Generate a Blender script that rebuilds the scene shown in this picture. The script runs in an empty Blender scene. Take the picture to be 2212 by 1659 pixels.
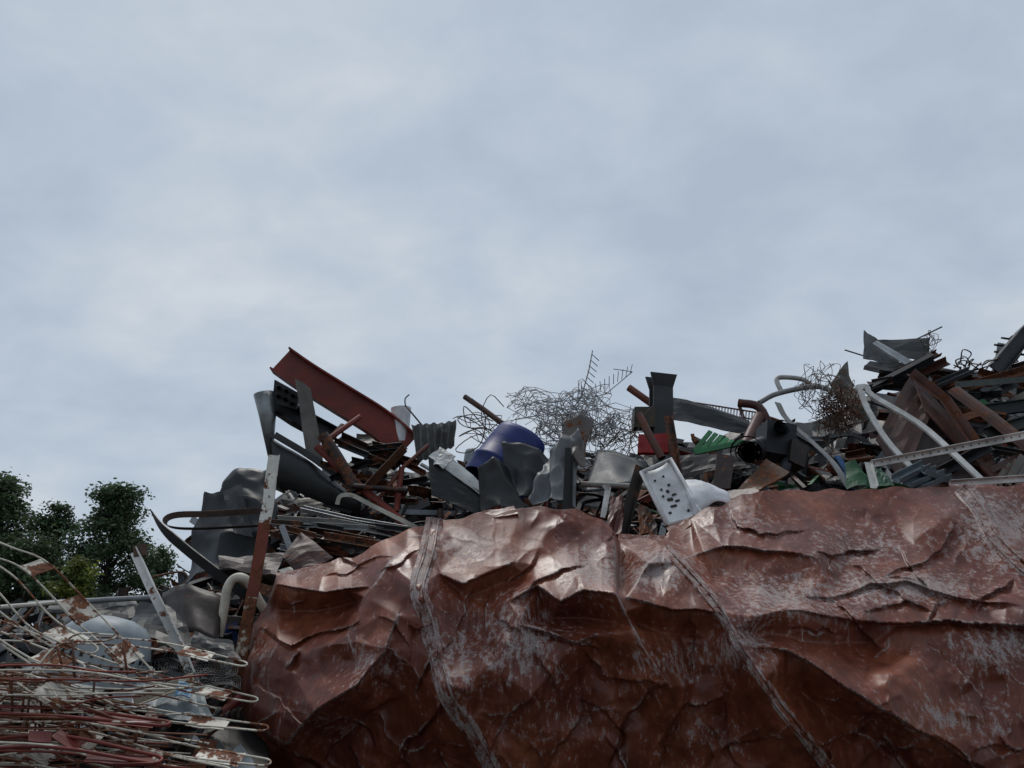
import bpy, math, random
import numpy as np
from mathutils import Vector, noise, Matrix
from mathutils.geometry import delaunay_2d_cdt
random.seed(7); np.random.seed(7)
R=random.random
def U(a,b): return a+(b-a)*random.random()

# ---------------------------------------------------------------- surveying helper
PITCH=math.radians(18); CAMZ=1.7; FPX=1598.0
cP,sP=math.cos(PITCH),math.sin(PITCH)
def P(px,py,d):
    dx=px-1106.0; dv=829.5-py
    wy=FPX*cP-dv*sP; wz=FPX*sP+dv*cP
    k=d/wy
    return Vector((dx*k,d,CAMZ+wz*k))
def PP(lst,d=None):
    return [P(a[0],a[1],a[2] if len(a)>2 else d) for a in lst]

# ---------------------------------------------------------------- materials
def newmat(name):
    m=bpy.data.materials.new(name); m.use_nodes=True
    nt=m.node_tree; nt.nodes.clear(); return m,nt
def N(nt,t,**k):
    n=nt.nodes.new(t)
    for a,b in k.items(): setattr(n,a,b)
    return n
def noise_n(nt,scale,detail=4,rough=0.55,vec=None,dist=0):
    n=N(nt,'ShaderNodeTexNoise'); n.inputs['Scale'].default_value=scale
    n.inputs['Detail'].default_value=detail; n.inputs['Roughness'].default_value=rough
    n.inputs['Distortion'].default_value=dist
    if vec: nt.links.new(vec,n.inputs['Vector'])
    return n
def mathn(nt,op,a,b=None,clamp=False):
    n=N(nt,'ShaderNodeMath',operation=op); n.use_clamp=clamp
    for i,v in enumerate((a,b)):
        if v is None: continue
        if isinstance(v,(int,float)): n.inputs[i].default_value=v
        else: nt.links.new(v,n.inputs[i])
    return n.outputs[0]
def ramp(nt,fac,stops):
    n=N(nt,'ShaderNodeValToRGB'); e=n.color_ramp.elements
    while len(e)<len(stops): e.new(0.5)
    for i,(p,c) in enumerate(stops):
        e[i].position=p; e[i].color=(c[0],c[1],c[2],1) if not isinstance(c,(int,float)) else (c,c,c,1)
    nt.links.new(fac,n.inputs[0]); return n.outputs[0]
def mix(nt,fac,a,b,blend='MIX'):
    n=N(nt,'ShaderNodeMix',data_type='RGBA',blend_type=blend)
    for s,v in ((n.inputs[0],fac),(n.inputs[6],a),(n.inputs[7],b)):
        if isinstance(v,(int,float)): s.default_value=v
        elif isinstance(v,tuple): s.default_value=(v[0],v[1],v[2],1)
        else: nt.links.new(v,s)
    return n.outputs[2]
def scrapmat(name,metal,rough):
    m,nt=newmat(name); L=nt.links
    out=N(nt,'ShaderNodeOutputMaterial'); b=N(nt,'ShaderNodeBsdfPrincipled'); L.new(b.outputs[0],out.inputs[0])
    b.inputs['Specular IOR Level'].default_value=0.40
    at=N(nt,'ShaderNodeAttribute',attribute_name='Col'); tc=N(nt,'ShaderNodeTexCoord'); v=tc.outputs['Object']
    n1=noise_n(nt,6,8,0.65,v); n2=noise_n(nt,34,5,0.6,v); n3=noise_n(nt,2.2,3,0.5,v)
    rustc=ramp(nt,n2.outputs[0],[(0.3,(0.045,0.016,0.009)),(0.55,(0.14,0.048,0.020)),(0.75,(0.27,0.105,0.040))])
    s=mathn(nt,'ADD',mathn(nt,'MULTIPLY',n1.outputs[0],0.75),mathn(nt,'MULTIPLY',n2.outputs[0],0.25))
    th=mathn(nt,'SUBTRACT',0.70,mathn(nt,'MULTIPLY',at.outputs['Alpha'],0.33))
    mask=mathn(nt,'MULTIPLY',mathn(nt,'SUBTRACT',s,th),22,True)
    dirt=ramp(nt,n3.outputs[0],[(0.3,0.58),(0.65,1.05)])
    a=mix(nt,1.0,at.outputs['Color'],dirt,'MULTIPLY')
    d2=ramp(nt,n1.outputs[0],[(0.35,0.62),(0.6,1.05)])
    a=mix(nt,0.8,a,d2,'MULTIPLY')
    L.new(mix(nt,mask,a,rustc),b.inputs['Base Color'])
    L.new(mathn(nt,'MULTIPLY',mathn(nt,'SUBTRACT',1,mask),metal),b.inputs['Metallic'])
    r=mathn(nt,'ADD',mathn(nt,'MULTIPLY',n1.outputs[0],0.35),rough-0.17)
    L.new(mathn(nt,'ADD',r,mathn(nt,'MULTIPLY',mask,0.3),True),b.inputs['Roughness'])
    bu=N(nt,'ShaderNodeBump'); bu.inputs['Strength'].default_value=0.25; bu.inputs['Distance'].default_value=0.01
    L.new(mathn(nt,'ADD',n1.outputs[0],mathn(nt,'MULTIPLY',n2.outputs[0],0.4)),bu.inputs['Height']); L.new(bu.outputs[0],b.inputs['Normal'])
    return m
M_PAINT=scrapmat('weathered_painted_metal',0.0,0.50)
M_GALV=scrapmat('weathered_bare_metal',0.75,0.42)
MATS=[M_PAINT,M_GALV]

def tank_material():
    m,nt=newmat('red_primer_tank'); L=nt.links
    out=N(nt,'ShaderNodeOutputMaterial'); b=N(nt,'ShaderNodeBsdfPrincipled'); L.new(b.outputs[0],out.inputs[0])
    b.inputs['Specular IOR Level'].default_value=0.36
    at=N(nt,'ShaderNodeAttribute',attribute_name='Col'); tc=N(nt,'ShaderNodeTexCoord'); v=tc.outputs['Object']
    sep=N(nt,'ShaderNodeSeparateColor'); L.new(at.outputs['Color'],sep.inputs[0])
    mp=N(nt,'ShaderNodeMapping'); mp.inputs['Scale'].default_value=(1,1,0.5); L.new(v,mp.inputs[0])
    mp2=N(nt,'ShaderNodeMapping'); mp2.inputs['Scale'].default_value=(1,1,0.16); mp2.inputs['Rotation'].default_value=(0,.25,0); L.new(v,mp2.inputs[0])
    big=noise_n(nt,1.3,5,0.6,v); med=noise_n(nt,5,7,0.62,mp.outputs[0],0.4); fine=noise_n(nt,30,8,0.78,mp.outputs[0]); ff=noise_n(nt,110,3,0.6,v); strk=noise_n(nt,16,6,0.6,mp2.outputs[0])
    paint=ramp(nt,big.outputs[0],[(0.30,(0.125,0.031,0.019)),(0.5,(0.195,0.051,0.026)),(0.68,(0.30,0.090,0.040))])
    dirt=ramp(nt,med.outputs[0],[(0.33,0.55),(0.6,1.08)])
    base=mix(nt,0.85,paint,dirt,'MULTIPLY')
    base=mix(nt,0.6,base,ramp(nt,strk.outputs[0],[(0.38,0.62),(0.58,1.06)]),'MULTIPLY')
    d3=ramp(nt,fine.outputs[0],[(0.36,0.70),(0.58,1.04)])
    base=mix(nt,0.6,base,d3,'MULTIPLY')
    reg=mathn(nt,'ADD',mathn(nt,'MULTIPLY',sep.outputs[1],0.30),mathn(nt,'MULTIPLY',med.outputs[0],0.45))
    reg=mathn(nt,'ADD',reg,mathn(nt,'MULTIPLY',strk.outputs[0],0.35))
    sp=mathn(nt,'ADD',reg,mathn(nt,'MULTIPLY',fine.outputs[0],1.35))
    m1=mathn(nt,'MULTIPLY',mathn(nt,'SUBTRACT',sp,1.215),7,True)
    ed=mathn(nt,'ADD',sep.outputs[0],mathn(nt,'MULTIPLY',mathn(nt,'SUBTRACT',fine.outputs[0],0.5),3.2))
    m2=mathn(nt,'MULTIPLY',mathn(nt,'SUBTRACT',ed,0.46),2.4,True)
    mk=mathn(nt,'MULTIPLY',mathn(nt,'MAXIMUM',m1,m2),0.76)
    white=ramp(nt,ff.outputs[0],[(0.3,(0.21,0.175,0.17)),(0.7,(0.50,0.465,0.455))])
    L.new(mix(nt,mk,base,white),b.inputs['Base Color'])
    L.new(mathn(nt,'ADD',mathn(nt,'MULTIPLY',mk,0.3),mathn(nt,'ADD',mathn(nt,'MULTIPLY',med.outputs[0],0.4),0.20)),b.inputs['Roughness'])
    bu=N(nt,'ShaderNodeBump'); bu.inputs['Strength'].default_value=0.22; bu.inputs['Distance'].default_value=0.012
    h=mathn(nt,'ADD',med.outputs[0],mathn(nt,'MULTIPLY',fine.outputs[0],0.2)); h=mathn(nt,'ADD',h,mathn(nt,'MULTIPLY',mk,0.10))
    L.new(h,bu.inputs['Height']); L.new(bu.outputs[0],b.inputs['Normal'])
    return m
M_TANK=tank_material()

# ---------------------------------------------------------------- mesh builder
class B:
    def __init__(s): s.v=[]; s.f=[]; s.c=[]; s.m=[]; s.s=[]
    def add(s,vs,fs,col,mat=0,smooth=False):
        o=len(s.v); s.v.extend([tuple(v) for v in vs])
        for i,f in enumerate(fs):
            s.f.append(tuple(a+o for a in f))
            s.c.append(col[i] if isinstance(col,list) else col); s.m.append(mat); s.s.append(smooth)
    def sweep(s,prof,path,col,up=Vector((0,0,1)),mat=0,smooth=False,caps=True,scales=None,closed=True):
        n=len(prof); vs=[]; k=len(path)
        prev=None
        for i,p in enumerate(path):
            t=(path[min(i+1,k-1)]-path[max(i-1,0)])
            if t.length<1e-9: t=Vector((1,0,0))
            t.normalize()
            if prev is None:
                u=up if abs(t.dot(up.normalized()))<0.97 else Vector((0,1,0.3))
            else: u=prev
            side=t.cross(u); 
            if side.length<1e-6: side=t.orthogonal()
            side.normalize(); u2=side.cross(t).normalized(); prev=u2
            sc=scales[i] if scales else 1
            for a,b in prof: vs.append(p+side*(a*sc)+u2*(b*sc))
        fs=[];cc=[]
        for i in range(k-1):
            for j in range(n if closed else n-1):
                j2=(j+1)%n
                fs.append((i*n+j,(i+1)*n+j,(i+1)*n+j2,i*n+j2)); cc.append(col[min(i,len(col)-1)] if isinstance(col,list) else col)
        if caps and closed:
            fs.append(tuple(range(n))); cc.append(cc[0])
            fs.append(tuple((k-1)*n+j for j in reversed(range(n)))); cc.append(cc[-2])
        s.add(vs,fs,cc,mat,smooth)
    def tube(s,path,r,col,n=6,mat=0,scales=None):
        s.sweep([(r*math.cos(2*math.pi*i/n),r*math.sin(2*math.pi*i/n)) for i in range(n)],path,col,mat=mat,smooth=True,scales=scales)
    def pipe(s,path,r,col,n=10,mat=0,th=0.15):
        pr=[(r*math.cos(2*math.pi*i/n),r*math.sin(2*math.pi*i/n)) for i in range(n)]
        pi=[(a*(1-th),b*(1-th)) for a,b in pr]
        s.sweep(pr,path,col,mat=mat,smooth=True,caps=False)
        dk=col if not isinstance(col,list) else col[0]
        s.sweep(pi[::-1],path,(dk[0]*.4,dk[1]*.4,dk[2]*.4,dk[3]),mat=mat,smooth=True,caps=False)
    def patch(s,c,nu=8,nv=8,th=0.006,amp=0.0,seed=0,freq=2.0,corr=0,ca=0.03,bow=0,bowv=0,col=(.1,.1,.1,.3),mat=0,smooth=False,curl=0,cells=0):
        c00,c10,c11,c01=c
        nrm=((c10-c00)+(c11-c01)).cross((c01-c00)+(c11-c10)).normalized()
        size=((c10-c00).length+(c01-c00).length)/2
        rr=random.Random(seed*13.7+1)
        sites=[(rr.random(),rr.random()) for _ in range(cells)]
        top=[]
        for j in range(nv+1):
            for i in range(nu+1):
                u,v=i/nu,j/nv
                p=(c00*(1-u)+c10*u)*(1-v)+(c01*(1-u)+c11*u)*v
                d=bow*math.sin(math.pi*u)*size+bowv*math.sin(math.pi*v)*size
                if corr: d+=ca*math.cos(2*math.pi*corr*u)
                if amp:
                    q=Vector((u*freq+seed*3.7,v*freq-seed*1.3,seed*.77))
                    if cells:
                        m=min((u-a)**2+(v-b)**2 for a,b in sites)*cells
                        d+=amp*size*(min(m,2)*.9-.5)+amp*.4*size*noise.noise(q)
                    else:
                        a=noise.noise(q); a2=noise.noise(q*2.3+Vector((9,3,1)))
                        d+=amp*size*(a+0.9*abs(a2)-0.3)
                    p=p+Vector((noise.noise(q+Vector((5,5,5))),0,noise.noise(q+Vector((15,5,5)))))*max(amp,.04)*size*0.6
                if curl: d+=curl*size*max(0,u-0.6)**2*6
                top.append(p+nrm*d)
        W=nu+1; n=len(top); vs=top+[p-nrm*th for p in top]; fs=[]
        for j in range(nv):
            for i in range(nu):
                a=j*W+i; fs.append((a,a+1,a+W+1,a+W)); fs.append((n+a,n+a+W,n+a+W+1,n+a+1))
        ring=[i for i in range(W)]+[j*W+nu for j in range(1,nv+1)]+[nv*W+i for i in range(nu-1,-1,-1)]+[j*W for j in range(nv-1,0,-1)]
        for k in range(len(ring)):
            a,b=ring[k],ring[(k+1)%len(ring)]; fs.append((a,n+a,n+b,b))
        s.add(vs,fs,col,mat,smooth)
    def box(s,cen,ax,col,mat=0):
        x,y,z=ax
        vs=[cen+x*a+y*b+z*c for a in(-1,1) for b in(-1,1) for c in(-1,1)]
        s.add(vs,[(0,1,3,2),(4,6,7,5),(0,4,5,1),(2,3,7,6),(0,2,6,4),(1,5,7,3)],col,mat)
    def build(s,name,parent=None,mats=None):
        me=bpy.data.meshes.new(name); me.from_pydata(s.v,[],s.f)
        for m in (mats or MATS): me.materials.append(m)
        me.polygons.foreach_set('material_index',s.m); me.polygons.foreach_set('use_smooth',s.s)
        ca=me.color_attributes.new('Col','FLOAT_COLOR','CORNER')
        cnt=np.array([len(f) for f in s.f]); arr=np.repeat(np.array(s.c,dtype=np.float32),cnt,axis=0)
        ca.data.foreach_set('color',arr.ravel()); me.update()
        ob=bpy.data.objects.new(name,me); bpy.context.scene.collection.objects.link(ob)
        if parent: ob.parent=parent
        return ob
def empty(name):
    e=bpy.data.objects.new(name,None); bpy.context.scene.collection.objects.link(e); return e
def cat(pts,sub=5):
    if len(pts)<3: return pts
    out=[]; q=[pts[0]*2-pts[1]]+pts+[pts[-1]*2-pts[-2]]
    for i in range(1,len(q)-2):
        for k in range(sub):
            t=k/sub
            out.append(0.5*((2*q[i])+(q[i+1]-q[i-1])*t+(2*q[i-1]-5*q[i]+4*q[i+1]-q[i+2])*t*t+(3*q[i]-q[i-1]-3*q[i+1]+q[i+2])*t**3))
    out.append(pts[-1]); return out
def prI(h,w,t):
    a=h/2;b=w/2;c=t/2
    return [(-b,-a),(b,-a),(b,-a+t),(c,-a+t),(c,a-t),(b,a-t),(b,a),(-b,a),(-b,a-t),(-c,a-t),(-c,-a+t),(-b,-a+t)]
def prL(w,h,t): return [(0,0),(w,0),(w,t),(t,t),(t,h),(0,h)]
def prU(w,h,t): return [(-w/2,0),(w/2,0),(w/2,h),(w/2-t,h),(w/2-t,t),(-w/2+t,t),(-w/2+t,h),(-w/2,h)]
def prR(w,h): return [(-w/2,-h/2),(w/2,-h/2),(w/2,h/2),(-w/2,h/2)]

DK=(0.020,0.023,0.026,0.25); BK=(0.009,0.010,0.012,0.1); GR=(0.065,0.072,0.078,0.3); LG=(0.30,0.32,0.34,0.2)
RU=(0.10,0.038,0.021,0.7); DR=(0.18,0.028,0.017,0.3); WH=(0.75,0.77,0.77,0.2); CR=(0.62,0.58,0.5,0.4); GN=(0.02,0.14,0.05,0.15); RB=(0.034,0.017,0.012,0.6)
def vary(c,k=0.25):
    f=U(1-k,1+k); return (c[0]*f,c[1]*f,c[2]*f,min(1,c[3]*U(.6,1.4)))

def rand_piece(b,pos,size,pal,outdir=Vector((0,-0.8,0.6))):
    col=vary(random.choices(pal[0],pal[1])[0]); mat=1 if (col[0]>0.05 and col[0]<0.4 and abs(col[0]-col[2])<0.05 and R()<0.6) else 0
    a=U(0,2*math.pi); d=Vector((math.cos(a),0.55*math.sin(a)+U(-.4,.4),0.75*math.sin(a)+U(-.25,.25))).normalized()
    up=Vector((U(-1,1),U(-1,1),U(-1,1))).normalized()
    L=size*U(0.5,1.5); k=random.choices(range(9),[14,12,7,12,12,22,17,5,5])[0]
    mid=pos
    bend=U(-.12,.12)*L*(1 if R()<0.6 else 2.5); bd=Vector((U(-1,1),U(-1,1),U(-1,1)))
    path=cat([mid-d*L/2,mid-d*L*0.1+bd*bend*.7,mid+d*L*.2+bd*bend,mid+d*L/2],3)
    w=U(.03,.09)
    if k==0: b.sweep(prL(w,w,.006),path,col,up,mat)
    elif k==1: b.sweep(prU(w*1.4,w*.8,.006),path,col,up,mat)
    elif k==2: b.sweep(prI(w*1.8,w*1.1,.01),path,col,up,mat)
    elif k==3: b.pipe(path,U(.012,.04),col,8,mat)
    elif k==4: 
        p2=cat([mid-d*L/2,mid+bd*L*.15,mid+d*L*.3-bd*L*.1,mid+d*L/2+Vector((U(-1,1),U(-1,1),U(-1,1)))*L*.25],5)
        b.tube(p2,U(.005,.012),col,5,mat)
    elif k==5: b.sweep(prR(U(.03,.12),.006),path,col,up,mat)
    elif k in(6,7):
        e=d.cross(up).normalized(); wd=L*U(.25,.6)
        c=[mid-d*L*.4-e*wd*.5,mid+d*L*U(.3,.5)-e*wd*U(.3,.5),mid+d*L*U(.3,.45)+e*wd*.5,mid-d*L*U(.3,.45)+e*wd*U(.3,.6)]
        if k==6: b.patch(c,9,8,.004,amp=U(.04,.12),seed=R()*50,freq=U(1.0,2.4),bow=U(-.3,.3),bowv=U(-.1,.1),col=col,mat=mat,smooth=R()<.4,cells=random.choice([0,3,5,8]))
        else: b.patch(c,28,4,.004,amp=.05,seed=R()*50,corr=U(5,9),ca=.010,bow=U(-.15,.15),bowv=U(-.1,.1),col=col,mat=mat)
    else:
        w2=U(.05,.12); b.sweep(prR(w2,w2*U(.4,1)),path[:2]+[path[-1]],col,up,mat)

# ---------------------------------------------------------------- ground
def ground():
    m,nt=newmat('dirt_ground'); L=nt.links
    out=N(nt,'ShaderNodeOutputMaterial'); b=N(nt,'ShaderNodeBsdfPrincipled'); L.new(b.outputs[0],out.inputs[0])
    tc=N(nt,'ShaderNodeTexCoord'); n=noise_n(nt,3,8,.6,tc.outputs['Object'])
    L.new(ramp(nt,n.outputs[0],[(.3,(0.05,0.043,0.037)),(.7,(0.13,0.115,0.098))]),b.inputs['Base Color']); b.inputs['Roughness'].default_value=.95
    bu=N(nt,'ShaderNodeBump'); bu.inputs['Strength'].default_value=.6; L.new(n.outputs[0],bu.inputs['Height']); L.new(bu.outputs[0],b.inputs['Normal'])
    bb=B(); bb.add([(-500,-300,0),(500,-300,0),(500,900,0),(-500,900,0)],[(0,1,2,3)],GR); bb.build('ground',mats=[m])
ground()

# ---------------------------------------------------------------- crushed tank
TOP=[(497,1659),(505,1560),(515,1490),(527,1420),(545,1355),(575,1310),(597,1243),(640,1238),(668,1226),(700,1219),(730,1206),(760,1206),(800,1180),(830,1168),(880,1146),(925,1130),(1000,1120),(1040,1108),(1070,1110),(1130,1096),(1190,1099),(1250,1099),(1300,1125),(1326,1150),(1336,1166),(1400,1160),(1430,1168),(1445,1150),(1490,1122),(1530,1094),(1560,1090),(1600,1070),(1700,1055),(1750,1063),(1800,1058),(1900,1056),(2040,1050),(2085,1054),(2212,1045),(2420,1055),(2600,1120),(2700,1250)]
TD0=([497,505,515,527,545,575,597,640,700,760,830,880,925,1000,1070,1130,1190,1250,1300,1326,1336,1400,1430,1445,1490,1560,1600,1700,1800,1900,2040,2085,2212,2420,2600,2700],[5.9,5.85,5.8,5.8,5.85,5.9,5.9,5.87,5.85,5.85,5.85,5.85,5.8,5.75,5.75,5.75,5.72,5.7,5.66,5.6,6.02,6.05,6.05,6.1,6.2,6.25,6.25,6.3,6.32,6.3,6.25,6.2,6.2,6.2,6.2,6.2])
TD=[float(np.interp(a[0],TD0[0],TD0[1])) for a in TOP]
chains=[
 [(597,1262,5.72),(700,1280,5.5),(800,1268,5.38)],
 [(605,1320,5.80),(680,1320,5.74),(770,1300,5.64)],
 [(905,1155,5.75),(840,1215,5.38),(785,1290,5.24),(752,1370,5.2),(765,1420,5.15)],
 [(940,1125,5.78),(922,1200,5.45),(905,1270,5.13),(925,1340,5.08),(945,1430,5.0),(970,1510,4.92),(1010,1570,5.02),(1060,1659,5.2)],
 [(560,1655,5.5),(620,1605,5.12),(680,1535,4.98),(770,1480,4.93),(830,1410,5.03),(860,1330,5.12)],
 [(640,1659,5.45),(710,1600,5.38),(800,1550,5.34),(880,1500,5.2)],
 [(948,1240,5.32),(1000,1262,5.16),(1050,1240,5.22),(1110,1215,5.3)],
 [(1010,1290,5.28),(1060,1270,5.30),(1110,1250,5.34)],
 [(1100,1300,5.12),(1160,1265,5.1),(1210,1300,4.98),(1260,1275,4.96),(1332,1284,4.88)],
 [(1328,1152,5.58),(1329,1200,5.32),(1330,1250,5.08),(1332,1284,4.88),(1390,1400,4.9),(1450,1485,4.92)],
 [(1337,1170,6.0),(1339,1225,5.7),(1342,1268,5.25)],
 [(1190,1335,5.2),(1260,1335,5.2),(1330,1345,5.14)],
 [(1120,1350,4.98),(1180,1365,4.98),(1245,1390,4.93),(1290,1370,5.0)],
 [(1060,1440,4.95),(1150,1500,4.96),(1180,1590,5.08)],
 [(1352,1290,4.97),(1430,1182,5.45),(1500,1255,5.2),(1560,1325,4.93),(1600,1400,4.83),(1650,1480,4.83),(1720,1570,4.90),(1790,1659,5.05)],
 [(1352,1290,4.97),(1450,1318,4.98),(1560,1325,4.93)],
 [(1380,1350,5.14),(1470,1372,5.14),(1545,1385,5.06)],
 [(1445,1170,6.0),(1500,1195,5.8),(1545,1240,5.6),(1640,1252,5.45)],
 [(1480,1205,5.5),(1560,1180,5.72),(1650,1190,5.6),(1765,1205,5.5)],
 [(1640,1330,4.93),(1700,1318,5.02),(1780,1330,5.05),(1900,1345,5.08),(2050,1340,5.05),(2212,1352,4.98),(2420,1350,5.0)],
 [(1650,1370,5.12),(1740,1388,5.14),(1880,1390,5.18)],
 [(1620,1400,4.86),(1700,1405,4.93),(1790,1460,4.84),(1900,1530,4.78),(2050,1615,4.8),(2150,1680,4.85)],
 [(1700,1480,5.1),(1800,1545,5.14),(1930,1620,5.14)],
 [(1700,1292,5.35),(1800,1292,5.3),(1880,1262,5.35),(1960,1255,5.3),(2060,1290,5.18),(2212,1310,5.1)],
 [(2088,1056,6.1),(2130,1110,5.8),(2150,1160,5.6),(2212,1220,5.42),(2420,1330,5.1)],
]
WEARCH=[0,2,4,6,8,9,12,14,15,18,19,21]
singles=[(500,1900,5.8),(540,1430,5.55),(545,1520,5.45),(530,1600,5.55),(600,1390,5.42),(660,1410,5.3),(640,1470,5.2),(700,1450,5.25),(720,1240,5.68),(860,1300,5.2),(890,1400,5.1),
 (900,1620,5.34),(760,1659,5.45),(1000,1180,5.5),(1100,1160,5.52),(1220,1180,5.45),(1290,1190,5.42),(1150,1220,5.3),(1250,1235,5.15),(1010,1380,5.15),(1060,1340,5.12),(1040,1540,5.06),(1130,1620,5.2),
 (1240,1500,5.12),(1300,1600,5.24),(1280,1430,5.14),(1350,1500,5.14),(1420,1590,5.22),(1400,1230,5.38),(1420,1290,5.05),(1500,1480,5.12),(1560,1510,5.06),(1480,1560,5.2),(1580,1610,5.2),(1660,1640,5.16),
 (1620,1120,6.0),(1720,1110,6.02),(1700,1150,5.82),(1850,1130,5.98),(1830,1200,5.65),(1960,1170,5.75),(2040,1120,5.85),(2060,1220,5.5),(1720,1240,5.5),(1990,1420,5.0),(2120,1440,4.98),(2000,1510,4.86),(2212,1550,4.84),(2180,1480,4.93),
 (2130,1330,5.12),(2420,1200,5.6),(2420,1550,4.9),(2700,1400,5.6),(2700,1700,5.5),(2600,1300,5.5),(2000,1680,5.1),(1850,1610,5.12),
 (500,2100,6.1),(800,2100,6.1),(1100,2100,6.1),(1400,2100,6.1),(1700,2100,6.1),(2000,2100,6.0),(2300,2100,6.0),(2700,2100,6.1),(700,1850,5.7),(1200,1850,5.6),(1700,1850,5.5),(2200,1850,5.4),(1000,1760,5.42),(1900,1780,5.3),(1450,1760,5.42)]
STEP=2.2
gx=np.arange(497,2700,STEP); nc=len(gx)
tx=np.array([a[0] for a in TOP]); ty=np.array([a[1] for a in TOP])
topy=np.interp(gx,tx,ty)
topy=topy+2.0*np.sin(gx*.09)+2.0*np.sin(gx*.041+1)
TP=1.35
nr=370; tt=np.linspace(0,1,nr)**TP
BOT=2100
GX=np.repeat(gx[None,:],nr,0); GY=topy[None,:]+(BOT-topy[None,:])*tt[:,None]
def tri_interp(pts,edges,GX,GY):
    co=[Vector((p[0],p[1])) for p in pts]
    r=delaunay_2d_cdt(co,edges,[],0,1e-4)
    vs,es,fs,ov=r[0],r[1],r[2],r[3]
    zs=[]
    for i,v in enumerate(vs):
        if ov[i]: zs.append(pts[ov[i][0]][2])
        else:
            d=[((p[0]-v[0])**2+(p[1]-v[1])**2,p[2]) for p in pts]; d.sort(); zs.append((d[0][1]+d[1][1])/2)
    out=np.full(GX.shape,np.nan)
    X=GX.ravel();Y=GY.ravel();O=out.ravel()
    for f in fs:
        a,b,c=f[:3]
        x1,y1=vs[a];x2,y2=vs[b];x3,y3=vs[c]
        det=(y2-y3)*(x1-x3)+(x3-x2)*(y1-y3)
        if abs(det)<1e-9: continue
        mk=np.where((X>=min(x1,x2,x3)-.5)&(X<=max(x1,x2,x3)+.5)&(Y>=min(y1,y2,y3)-.5)&(Y<=max(y1,y2,y3)+.5))[0]
        if len(mk)==0: continue
        l1=((y2-y3)*(X[mk]-x3)+(x3-x2)*(Y[mk]-y3))/det; l2=((y3-y1)*(X[mk]-x3)+(x1-x3)*(Y[mk]-y3))/det; l3=1-l1-l2
        ok=(l1>=-1e-3)&(l2>=-1e-3)&(l3>=-1e-3)
        O[mk[ok]]=(l1*zs[a]+l2*zs[b]+l3*zs[c])[ok]
    return O.reshape(GX.shape)
def blur(A,s):
    n=int(s*3)+1; k=np.exp(-0.5*(np.arange(-n,n+1)/s)**2); k/=k.sum()
    B_=np.pad(A,n,mode='edge')
    B_=np.apply_along_axis(lambda r:np.convolve(r,k,'valid'),1,B_)
    return np.apply_along_axis(lambda r:np.convolve(r,k,'valid'),0,B_)
def vnoise(sx,sy,seed):
    rs=np.random.RandomState(seed); g=rs.uniform(-1,1,(400,400))
    X=(GX/sx)%390; Y=(GY/sy)%390
    xi=X.astype(int);yi=Y.astype(int);fx=X-xi;fy=Y-yi; fx=fx*fx*(3-2*fx);fy=fy*fy*(3-2*fy)
    return (g[yi,xi]*(1-fx)+g[yi,xi+1]*fx)*(1-fy)+(g[yi+1,xi]*(1-fx)+g[yi+1,xi+1]*fx)*fy
rs0=np.random.RandomState(3); ch2=[]
for ch in chains:
    o=[]
    for i in range(len(ch)-1):
        a,b_=ch[i],ch[i+1]; ln=math.hypot(b_[0]-a[0],b_[1]-a[1]); n=max(1,int(ln/38))
        nx,ny=-(b_[1]-a[1])/max(ln,1),(b_[0]-a[0])/max(ln,1)
        for k in range(n):
            t=k/n; j=rs0.uniform(-5,5) if k else 0
            o.append((a[0]+(b_[0]-a[0])*t+nx*j,a[1]+(b_[1]-a[1])*t+ny*j,a[2]+(b_[2]-a[2])*t+(rs0.uniform(-.015,.015) if k else 0)))
    o.append(ch[-1]); ch2.append(o)
pts=[];edges=[]
for (x,y),d in zip(TOP,TD): pts.append((x,y-8,d+0.03))
for ch in ch2:
    o=len(pts)
    for p in ch: pts.append((p[0]+U(-.5,.5),p[1]+U(-.5,.5),p[2]))
    for i in range(len(ch)-1): edges.append((o+i,o+i+1))
pts+=singles
pts+=[(480,2200,6.1),(2800,2200,6.1),(480,1650,6.0),(2800,1240,6.2),(480,1000,6.2),(2800,900,6.2),(1106,1000,6.2)]
D0=tri_interp(pts,edges,GX,GY); D0=np.where(np.isnan(D0),5.6,D0)
Dlow=blur(D0,30)
D=0.42*blur(D0,6)+0.58*blur(D0,.7)
D=D+0.18*(D-Dlow)*np.clip((GY-topy[None,:])/60,0,1)
wx=GX+16*vnoise(70,70,41)+5*vnoise(20,20,43); wy=GY+16*vnoise(70,70,42)+5*vnoise(20,20,44)
wear=np.zeros_like(D)
def dents(n,seed,amp):
    rs=np.random.RandomState(seed); F1=np.full(GX.shape,1e9); F2=F1.copy()
    cell=math.sqrt(2250*750/n)
    for i in range(n):
        x=rs.uniform(480,2730); y=rs.uniform(1040,1790)
        an=rs.uniform(-.7,.7)+(1.4 if rs.rand()<.4 else 0); ca_,sa=math.cos(an),math.sin(an); ex=rs.uniform(.55,.95)
        dx=(wx-x)*ca_+(wy-y)*sa; dy=-(wx-x)*sa+(wy-y)*ca_
        d=np.sqrt((dx*ex)**2+(dy/ex)**2)/cell
        nw=d<F1
        F2=np.where(nw,F1,np.minimum(F2,d)); F1=np.where(nw,d,F1)
    return -amp*np.minimum(F1**2,1.2)*1.6, F2-F1, cell
dd1,e1,c1=dents(95,5,0.055); dd2,e2,c2=dents(380,6,0.019)
mk1=np.clip(vnoise(190,170,5)*1.2+.65,.2,1); mk2=np.clip(vnoise(110,100,6)*1.8+.3,0,1)
D=D+dd1*mk1+dd2*mk2
wear=np.maximum(wear,np.exp(-e1*c1/4.5)*np.clip(vnoise(60,60,61)*2+.15,0,1)*mk1*.9)
wear=np.maximum(wear,np.exp(-e2*c2/3.5)*np.clip(vnoise(45,45,62)*2-.1,0,1)*mk2*.75)
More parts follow.
